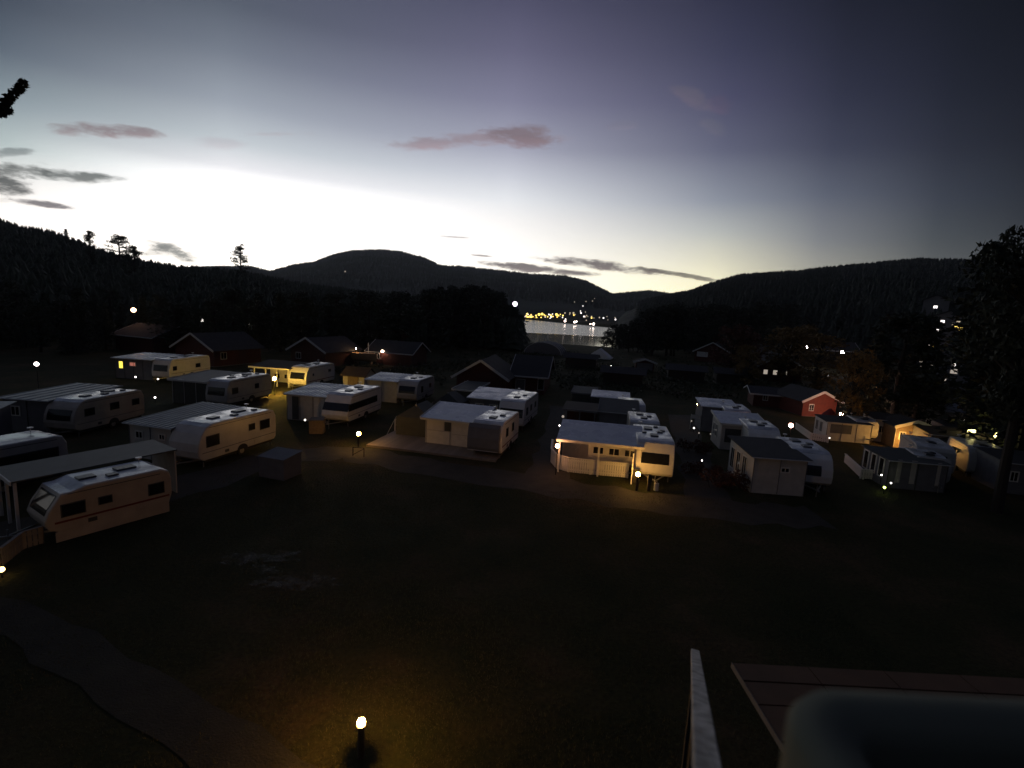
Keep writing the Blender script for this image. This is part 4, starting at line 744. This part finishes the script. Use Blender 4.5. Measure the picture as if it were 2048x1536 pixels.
# ================================================================== trees
def tris_cloud(centers, size, n_each, spread, rg):
    k = len(centers)*n_each; c = np.repeat(np.array(centers), n_each, 0); s = np.repeat(np.array(spread), n_each, 0)
    p = rg.normal(size=(k, 3)); p /= np.linalg.norm(p, axis=1)[:, None]; p *= rg.uniform(.35, 1, (k, 1))**.6; p = c+p*s
    a = rg.normal(size=(k, 3)); a /= np.linalg.norm(a, axis=1)[:, None]; b = rg.normal(size=(k, 3)); b -= a*(a*b).sum(1)[:, None]; b /= np.linalg.norm(b, axis=1)[:, None]
    sz = size*rg.uniform(.6, 1.4, (k, 1)); v = np.stack([p-a*sz, p+a*sz*.6+b*sz*.5, p+a*sz*.3-b*sz*.6], 1).reshape(-1, 3)
    return v, np.arange(k*3).reshape(-1, 3)
def tree_meshes(kind, seed):
    rg = np.random.default_rng(seed); mb = MB(); C = []; Sp = []
    if kind == 'spruce':
        H = 1.0; mb.tube((0, 0, 0), (0, 0, .97), .018, .003, 7)
        for i in range(26):
            z = .10+.86*(i/26)**.95; R = .20*(1-z)**.85+.012; n = 7 if z < .7 else 5
            for j in range(n):
                a = 2*PI*(j/n)+i*.9+rg.uniform(-.3, .3); rr = R*rg.uniform(.7, 1.15)
                mb.tube((0, 0, z), (rr*math.cos(a), rr*math.sin(a), z-rr*.25), .004, .001, 3)
                for q in (.35, .7, 1.0): C.append((rr*q*math.cos(a), rr*q*math.sin(a), z-rr*.25*q)); Sp.append((.026, .026, .016))
        v, f = tris_cloud(C, .018, 5, Sp, rg)
    elif kind == 'pine':
        mb.tube((0, 0, 0), (.01, 0, .6), .022, .014, 8); mb.tube((.01, 0, .6), (0, .01, .95), .014, .004, 7)
        for i in range(64):
            z = rg.uniform(.26, .97); R = .19*math.sin(PI*min(1, (z-.18)/.84))**.7*rg.uniform(.45, 1.15); a = rg.uniform(0, 2*PI)
            e_ = (R*math.cos(a), R*math.sin(a), z+R*.25); mb.tube((0, 0, z), e_, .006, .002, 4)
            C.append(e_); s = rg.uniform(.04, .075); Sp.append((s, s, s*.6))
            C.append((e_[0]*.6, e_[1]*.6, z+R*.2)); Sp.append((s*.8, s*.8, s*.45))
        v, f = tris_cloud(C, .015, 26, Sp, rg)
    else:
        mb.tube((0, 0, 0), (.02, .01, .4), .022, .014, 8); mb.tube((.02, .01, .4), (0, 0, .9), .014, .003, 6)
        for i in range(60):
            z = rg.uniform(.16, .93); R = .24*math.sin(PI*min(1, (z-.12)/.88))**.6*rg.uniform(.3, 1.1); a = rg.uniform(0, 2*PI); e_ = (R*math.cos(a), R*math.sin(a), z+R*.4)
            mb.tube((.01, 0, z*.8), e_, .006, .0015, 4); C.append(e_); s = rg.uniform(.05, .095); Sp.append((s, s, s*.8))
        v, f = tris_cloud(C, .020, 40, Sp, rg)
    return mb.mesh(kind+'_trunk'), np_mesh(kind+'_crown', v, f)
def tall_meshes(seed):
    rg = np.random.default_rng(seed); mb = MB(); C = []; Sp = []
    mb.tube((0, 0, 0), (.015, .01, .45), .024, .016, 9).tube((.015, .01, .45), (0, 0, .92), .016, .004, 7)
    for i in range(80):
        z = rg.uniform(.34, .95); R = .26*math.sin(PI*min(1, (z-.26)/.74))**.6*rg.uniform(.2, 1.1); a = rg.uniform(0, 2*PI); e_ = (R*math.cos(a), R*math.sin(a), z+R*.25)
        mb.tube((.008, 0, z*.9), e_, .005, .0015, 4); C.append(e_); s = rg.uniform(.05, .085); Sp.append((s, s, s*.75))
    v, f = tris_cloud(C, .013, 110, Sp, rg); return mb.mesh('tall_trunk'), np_mesh('tall_crown', v, f)
TREES = {k: [tree_meshes(k, s) for s in ss] for k, ss in (('spruce', (1, 2, 3)), ('pine', (4, 5, 6)), ('leafy', (7, 8, 9)))}
TREES['tall'] = [tall_meshes(31), tall_meshes(32), tall_meshes(33)]
for k in TREES:
    for a_, b_ in TREES[k]: a_.materials.append(M['bark']); b_.materials.append(None)
def tree(kind, loc, h, label, m=None, name=None, group=None, wide=1.0, var=0, rz=None, cat='tree'):
    nm = name or {'spruce': 'spruce_tree', 'pine': 'pine_tree', 'leafy': 'leafy_tree', 'tall': 'broad_tree'}[kind]
    root = empty(nm, loc, random.uniform(0, 6) if rz is None else rz, label, cat, group); root.scale = (h*wide, h*wide, h)
    tm, cm = TREES[kind][var % 3]; link('trunk', tm, None, root); c = link('crown', cm, None, root)
    c.material_slots[0].link = 'OBJECT'; c.material_slots[0].material = m or M['needle']; return root
def tree_px(kind, px_base, r, top_py, label, **kw):
    d = ray(*px_base).normalized(); k = math.hypot(d.x, d.y); x, y = d.x/k*r, d.y/k*r; z = all_z(x, y)-.3
    a, e_ = azel(px_base[0], top_py); h = CAMH+r*math.tan(e_)-z
    return tree(kind, (x, y, z), max(2, h), label, **kw)
tree_px('pine', (482, 560), 330, 488, 'lone pine standing clear against the bright sky on the left ridge', wide=.95, var=1)
tree_px('pine', (240, 540), 250, 470, 'bushy pine crown against the sky on the left ridge', wide=1.3, var=0)
tree_px('pine', (184, 530), 250, 462, 'thin topped pine left of the bushy one on the ridge', wide=.8, var=2)
tree_px('pine', (268, 540), 240, 492, 'low crown leaning right beside the bushy ridge pine', wide=1.1, var=2)
tree_px('spruce', (136, 520), 300, 455, 'single spruce tip breaking the left ridge line', wide=.9)
GL = 'conifers of the wooded point left of the lake'; rd = random.Random(5)
for i in range(34):
    x_ = 850+i*5.6+rd.uniform(-3, 3); r_ = rd.uniform(120, 205); top = 570+max(0, (x_-975))*.85+rd.uniform(-4, 12)
    tree_px(rd.choice(['spruce', 'pine', 'pine']), (x_, 690), r_, top, 'dark conifer on the wooded point left of the lake', group=GL, m=M['needle2'], var=i, wide=rd.uniform(.9, 1.4))
for i in range(46):
    x_ = 1207+i*8+rd.uniform(-4, 4); r_ = rd.uniform(130, 200); top = 664-min(1, max(0, x_-1204)/125)*54+rd.uniform(-8, 12)
    tree_px(rd.choice(['spruce', 'pine', 'leafy']), (x_, 700), r_, top, 'dark tree in the wood right of the lake', group='dark trees of the wood right of the lake', m=M['needle2'], var=i, wide=rd.uniform(1, 1.5))
for i in range(60):
    x_ = -60+i*16+rd.uniform(-6, 6); r_ = rd.uniform(98, 135); top = 600+rd.uniform(-26, 22)-max(0, 300-x_)*.06
    if abs(x_-267) < 14: top = 640
    tree_px(rd.choice(['spruce', 'pine', 'leafy']), (x_, 690), r_, top, 'dark tree at the foot of the left hillside', group='trees along the foot of the left hillside', m=M['needle'], var=i, wide=rd.uniform(1, 1.6))
for i, (x_, y0, r_, top, m_, lab, kd, wd) in enumerate([
  (1463, 740, 92, 650, M['rust'], 'rust coloured broad tree left of the lit street lamps', 'leafy', 1.6), (1490, 740, 98, 662, M['rust'], 'smaller rust coloured tree beside the grey wall end', 'leafy', 1.3),
  (1575, 700, 98, 655, M['autumn'], 'yellow autumn tree behind the left street lamp', 'leafy', 1.5), (1597, 700, 100, 650, M['autumn'], 'yellow autumn tree between the street lamps', 'leafy', 1.3), (1640, 720, 84, 668, M['autumn'], 'rounded yellow tree right of the middle street lamp', 'leafy', 1.6),
  (1497, 720, 84, 690, M['autumn'], 'small glowing yellow bush left of the small cabin gable', 'leafy', 1.4),
  (1700, 830, 56, 700, M['autumn'], 'tall orange lit birch behind the white lamp', 'leafy', 1.0), (1722, 835, 60, 715, M['autumn'], 'second tall birch behind the white lamp', 'leafy', .9),
  (1742, 820, 66, 640, M['needle2'], 'dark tall tree right of the birches', 'spruce', 1.2), (1790, 820, 62, 625, M['needle2'], 'dark tall tree above the far right huts', 'pine', 1.4), (1830, 830, 64, 615, M['needle2'], 'dark tree left of the hillside houses', 'spruce', 1.3),
  (1958, 850, 60, 640, M['needle2'], 'dark narrow tree right of the hillside houses', 'spruce', .8), (1865, 840, 66, 770, M['needle2'], 'low dark tree under the hillside houses', 'leafy', 2.0)]):
    tree_px(kd, (x_, y0), r_, top, lab, m=m_, wide=wd, var=i)
tb_ = at(1992, 1024); tree('tall', tb_, 16.5, 'huge dark tree rising at the right edge of the picture', m=M['needle2'], wide=.72, var=1)
for i, (x_, yb, r_, top) in enumerate([(1995, 870, 58, 600), (2020, 880, 66, 590), (2012, 880, 60, 560), (2050, 880, 52, 520), (1905, 860, 75, 640), (1880, 850, 82, 655)]):
    tree_px('spruce' if i % 2 else 'leafy', (x_, yb), r_, top, ['tall black tree directly left of the huge tree', 'black spruce behind the huge tree', 'broad black tree right of the huge tree', 'black spruce at the very right edge', 'black spruce left of the lowest hillside house', 'dark tree in front of the hillside house lights'][i], m=M['needle2'], wide=1.6, var=i) if i < 4 else None
tree('tall', at(2090, 1010), 16.0, 'dark tree just behind the huge one at the right edge', m=M['needle2'], wide=1.3, var=2)
# pine at the left whose branch reaches into the picture
lp = empty('pine_tree', (-17.0, 11.6, 0), 0, 'pine beyond the left edge, one branch reaching into the sky', 'tree')
MB().tube((0, 0, 0), (0.1, 0, 9), .22, .15, 10).tube((.1, 0, 9), (0, 0, 17), .15, .04, 8).build('trunk', M['bark'], lp)
tip = ray(46, 168); tip = Vector((0, 0, CAMH))+tip/tip.y*12.6-Vector((-17.0, 11.6, 0)); root_ = ray(-40, 260); root_ = Vector((0, 0, CAMH))+root_/root_.y*12.4-Vector((-17.0, 11.6, 0))
st = Vector((.05, 0, root_.z-1.0)); low = ray(14, 222); low = Vector((0, 0, CAMH))+low/low.y*12.5-Vector((-17.0, 11.6, 0))
MB().tube(st, root_, .07, .035, 7).tube(root_, tip, .035, .01, 6).tube(root_.lerp(tip, .35), low, .02, .008, 5).build('branch', M['bark'], lp)
cs = [root_.lerp(tip, q) for q in np.linspace(.15, 1.0, 9)]+[root_.lerp(tip, .35).lerp(low, q) for q in (.5, 1.0)]
v, f = tris_cloud([tuple(c) for c in cs], .06, 90, [(.11, .09, .11)]*len(cs), np.random.default_rng(3)); link('needles', np_mesh('needles', v, f), M['needle2'], lp)
C_ = [(random.uniform(-1.2, .2), random.uniform(-1.4, 1.4), random.uniform(9, 17)) for _ in range(60)]
v, f = tris_cloud(C_, .09, 120, [(.5, .5, .3)]*60, np.random.default_rng(4)); link('crown', np_mesh('crown', v, f), M['needle2'], lp)
# mixed forest on the hills
def forest(name, n, hill, a0, a1, r0, r1, hmin, hmax, m, seed, label):
    rg = np.random.default_rng(seed); a = np.radians(rg.uniform(a0, a1, n)); r = np.sqrt(rg.uniform(r0**2, r1**2, n)); x = r*np.sin(a); y = r*np.cos(a)
    z = np.maximum(hill_z(hill, x, y), ground_z(x, y)) if hill else ground_z(x, y)
    keep = z > LAKE+.5; x, y, z = x[keep], y[keep], z[keep]; n = len(x); h = rg.uniform(hmin, hmax, n)
    T = []; F = []
    for i in range(5):   # five ragged whorls per tree
        z0 = .08+i*.18; R = .24*(1-z0)+.02; k = 6
        base = len(T); T.append((0, 0, z0+.30))
        for j in range(k): q = 2*PI*j/k+i*.5; rr = R*(1 if j % 2 else .62); T.append((rr*math.cos(q), rr*math.sin(q), z0-(.03 if j % 2 else -.04)))
        for j in range(k): F.append((base, base+1+j, base+1+(j+1) % k))
    T = np.array(T); F = np.array(F); q = rg.uniform(0, 2*PI, n); c, s = np.cos(q), np.sin(q); wd = h*rg.uniform(1.0, 2.2, n)
    jt = 1+rg.uniform(-.18, .18, (n, len(T)))
    X = (T[None, :, 0]*c[:, None]-T[None, :, 1]*s[:, None])*wd[:, None]*jt+x[:, None]; Y = (T[None, :, 0]*s[:, None]+T[None, :, 1]*c[:, None])*wd[:, None]*jt+y[:, None]; Z = T[None, :, 2]*h[:, None]+z[:, None]
    v = np.stack([X, Y, Z], -1).reshape(-1, 3); f = (F[None]+(np.arange(n)*len(T))[:, None, None]).reshape(-1, 3)
    return tag(link(name, np_mesh(name, v, f), m), label, kind='stuff')
forest('forest', 15000, HILLS['left'], -62, 1, 122, 470, 4, 8, M['needle'], 21, 'dense dark forest covering the left hillside')
forest('forest', 24000, HILLS['right'], 13.5, 62, 215, 1050, 5, 10, M['needle2'], 22, 'dense dark forest covering the right hillside')
forest('forest', 24000, HILLS['far'], -46, 34, 900, 2450, 6, 11, M['needle'], 23, 'distant forest covering the far mountain')
# undergrowth and field scrub
def scrub(name, label, px_list, h, m, n=160, size=.09, kind=None):
    for i, (px, w_) in enumerate(px_list):
        c = at(*px); rg = np.random.default_rng(100+i+len(label)); k = max(3, int(w_*3)); cen = [(rg.uniform(-w_/2, w_/2), rg.uniform(-.5, .5), rg.uniform(.25, .8)*h) for _ in range(k)]
        v, f = tris_cloud(cen, size, n, [(.45, .4, h*.35)]*k, rg); root = empty(name, c, 0, label[i], 'shrub'); link('foliage', np_mesh('foliage', v, f), m, root)
        for q in cen: MB().tube((q[0]*.7, q[1]*.7, 0), q, .02, .008, 4).build('stem', M['bark'], root)
scrub('shrub', ['reddish shrub left of the big pale hut', 'dark shrub against the big pale hut', 'dark shrub by the right gravel path', 'dark hedge bush behind the lit veranda unit'], [((1435, 975), 2.0), ((1485, 980), 1.6), ((1400, 950), 1.8), ((1385, 905), 2.2)], 1.2, M['rust'])
scrub('shrub', ['hedge bush behind the boat', 'bush beside the dark tents'], [((690, 745), 4.0), ((815, 845), 1.8)], .8, M['hedge'])
scrub('lit_bush', ['bush full of yellow patio light left of the big tree', 'ring shaped bush of yellow light right of the big tree'], [((1943, 892), 1.8), ((1995, 898), 1.8)], 3.0, M['autumn'], n=60)
for px, lab in (((1943, 862), 'patio lamp glowing inside the left bush at the tree'), ((1997, 872), 'patio lamp glowing inside the right bush at the tree')): pole_lamp(lab, px, 2.4, .26, emit('glow_bush', (1, .85, .3), 9))
# scrub in the dark field
rg = np.random.default_rng(8); n = 700; px_ = rg.uniform(640, 1640, n); py_ = rg.uniform(700, 790, n); cen = []
for a_, b_ in zip(px_, py_): 
    c = at(a_, b_ + (a_-1024)*.05)
    if 62 < c.y < 170 and not (-9 < c.x < 7 and c.y < 76): cen.append((c.x, c.y, float(ground_z(c.x, c.y))+.3))
v, f = tris_cloud(cen, .22, 26, [(1.3, 1.3, .5)]*len(cen), rg); tag(link('field_scrub', np_mesh('field_scrub', v, f), M['hedge']), 'low dark scrub in the field between the rows and the lake', kind='stuff')
# grass tufts in the foreground meadow
rg = np.random.default_rng(9); n = 90000; x = rg.uniform(-16, 12, n); y = 5.2+rg.uniform(0, 1, n)**1.5*22
k = vnoise(x, y, 1.3, 4)+.5*vnoise(x, y, .4, 6) > .55; x, y = x[k], y[k]; n = len(x)
a = rg.uniform(0, 2*PI, n); h = rg.uniform(.03, .10, n)*(.6+.8*vnoise(x, y, 2.5, 8)); w_ = .007
v = np.stack([np.stack([x-np.cos(a)*w_, y-np.sin(a)*w_, np.zeros(n)], -1), np.stack([x+np.cos(a)*w_, y+np.sin(a)*w_, np.zeros(n)], -1), np.stack([x+rg.uniform(-.04, .04, n), y+rg.uniform(-.04, .04, n), h], -1)], 1).reshape(-1, 3)
tag(link('grass', np_mesh('grass', v, np.arange(3*n).reshape(-1, 3)), M['grass']), 'short rough autumn grass of the foreground meadow', kind='stuff')
# puddles
pm = bpy.data.materials.new('puddle_water'); pm.use_nodes = True; b = pm.node_tree.nodes['Principled BSDF']; b.inputs['Base Color'].default_value = (.06, .06, .055, 1); b.inputs['Roughness'].default_value = .6
nt = pm.node_tree; n_ = N(nt, 'ShaderNodeTexNoise'); n_.inputs['Scale'].default_value = 1.8; n_.inputs['Detail'].default_value = 6; n_.inputs['Roughness'].default_value = .6; g_ = N(nt, 'ShaderNodeNewGeometry'); nt.links.new(g_.outputs['Position'], n_.inputs[0])
m_ = N(nt, 'ShaderNodeMapRange'); nt.links.new(n_.outputs[0], m_.inputs[0]); m_.inputs[1].default_value = .44; m_.inputs[2].default_value = .72; m_.inputs[4].default_value = .55; nt.links.new(m_.outputs[0], b.inputs['Alpha'])
for i, (px, py, w_, d_) in enumerate([(500, 1118, 1.1, .35), (565, 1112, .8, .4), (534, 1140, .8, .25), (610, 1162, 1.3, .4), (535, 1170, .6, .2)]):
    c = at(px, py); rr = random.Random(i); k = 22
    pts = [(c.x+w_*math.cos(2*PI*j/k)*(1+rr.uniform(-.5, .4)), c.y+d_*1.3*math.sin(2*PI*j/k)*(1+rr.uniform(-.5, .4))) for j in range(k)]
    sheet('puddle', pts, .024+.004*i, pm)

# ================================================================== foreground: stair rail, boarded roof, plastic tub
rl = empty('stair_rail', (0, 0, 0), 0, 'weathered white handrail running down from the lookout in the foreground', 'handrail')
ra, rb = ray(1417, 1575), ray(1390, 1304); pa = Vector((0, 0, CAMH))+ra*1.70; pb = Vector((0, 0, CAMH))+rb*6.4; rl.location = (pa.x, pa.y, 0)
oa = pa-rl.location; ob = pb-rl.location
MB().bar(oa, ob, .10, .06).build('top_rail', M['beam'], rl, bevel=.006, seg=1)
for q in (.5, .98): c = oa.lerp(ob, q); MB().bar((c.x+.02, c.y, 0), (c.x+.02, c.y, c.z-.04), .04).build('post', M['black'], rl)
hb = empty('boarded_roof', (0, 0, 0), 0, 'low building with brown panelled flat roof below the lookout', 'building')
px0, py1 = 3.48, 6.76; hb.location = (px0, py1, 0)
rows = [0, .37, .8, 1.38, 1.98, 2.6]
for i in range(5):
    for j in range(5):
        MB().box((j*1.12+.008, -rows[i+1]+.02, 4.96), ((j+1)*1.12-.008, -rows[i]-.01, 5.0-random.uniform(0, .004))).build('roof_panel', M['panel'], hb)
MB().box((0, -2.6, 4.90), (5.6, 0, 4.955)).build('roof_base', M['grille'], hb); MB().box((-.012, -2.6, 4.92), (-.002, 0, 5.006)).build('edge_strip', M['kerb'], hb)
MB().box((.9, -2.5, 0), (5.5, -.5, 4.9)).build('wall', M['darkwood'], hb)
# tub
def rrect(x0, y0, x1, y1, r, n=8):
    out = []
    for cx, cy, a0 in ((x1-r, y1-r, 0), (x0+r, y1-r, 90), (x0+r, y0+r, 180), (x1-r, y0+r, 270)):
        for k_ in range(n+1): t_ = math.radians(a0+90*k_/n); out.append((cx+r*math.cos(t_), cy+r*math.sin(t_)))
    return out
tbb = empty('plastic_tub', (.5, .45, 0), 0, 'grey green plastic tub with rounded rim at the lower right corner', 'tub')
zt = 9.3; out = rrect(.03, -.2, 1.1, .455, .13); inn = rrect(.13, -.1, 1.0, .345, .07); n_ = len(out)
def ring(name, A, za, B, zb, m, par=tbb):
    vs = [(p[0], p[1], za) for p in A]+[(p[0], p[1], zb) for p in B]; o = MB().add(vs, [(i, (i+1) % n_, n_+(i+1) % n_, n_+i) for i in range(n_)]).build(name, m, par, smooth=True); return o
mid = rrect(.075, -.155, 1.055, .41, .10)
vs = []; rings = [(out, zt-.30), (out, zt-.03), (rrect(.045, -.185, 1.085, .44, .12), zt-.004), (mid, zt), (rrect(.12, -.11, 1.01, .355, .08), zt-.012), (inn, zt-.05), (inn, zt-.28)]
fs = []
for k_, (pp, zz) in enumerate(rings):
    vs += [(p_[0], p_[1], zz) for p_ in pp]
    if k_: fs += [((k_-1)*n_+i, (k_-1)*n_+(i+1) % n_, k_*n_+(i+1) % n_, k_*n_+i) for i in range(n_)]
MB().add(vs, fs+[tuple(range(6*n_, 7*n_)), tuple(range(n_))]).build('rim', M['tub'], tbb, smooth=True)
MB().prism(rrect(.135, -.095, .995, .34, .07), 'z', zt-.27, zt-.10).build('contents', M['tubdark'], tbb)
pf = empty('platform', (.4, .1, 0), 0, 'dark timber platform of the lookout under the tub', 'platform')
for k_ in range(6): MB().box((0, k_*.15-.2, 8.93), (1.3, k_*.15-.07, 8.99)).build('board', M['darkwood'], pf)
for x_, y_ in ((.05, -.15), (1.2, -.15), (.05, .6), (1.2, .6)): MB().bar((x_, y_, 0), (x_, y_, 8.93), .09).build('post', M['darkwood'], pf)

# ================================================================== evening haze over the valley
hz = MB().box((-3400, -3400, -16), (3400, 3400, 420)).build('haze', None); tag(hz, 'thin evening haze filling the valley', kind='stuff')
hm = bpy.data.materials.new('haze_air'); hm.use_nodes = True; t = hm.node_tree; t.nodes.clear(); pv = N(t, 'ShaderNodeVolumePrincipled'); pv.inputs['Density'].default_value = 8e-5; pv.inputs['Color'].default_value = (.85, .9, 1, 1); pv.inputs['Anisotropy'].default_value = .5
oo = N(t, 'ShaderNodeOutputMaterial'); t.links.new(pv.outputs[0], oo.inputs['Volume']); hz.data.materials.append(hm)
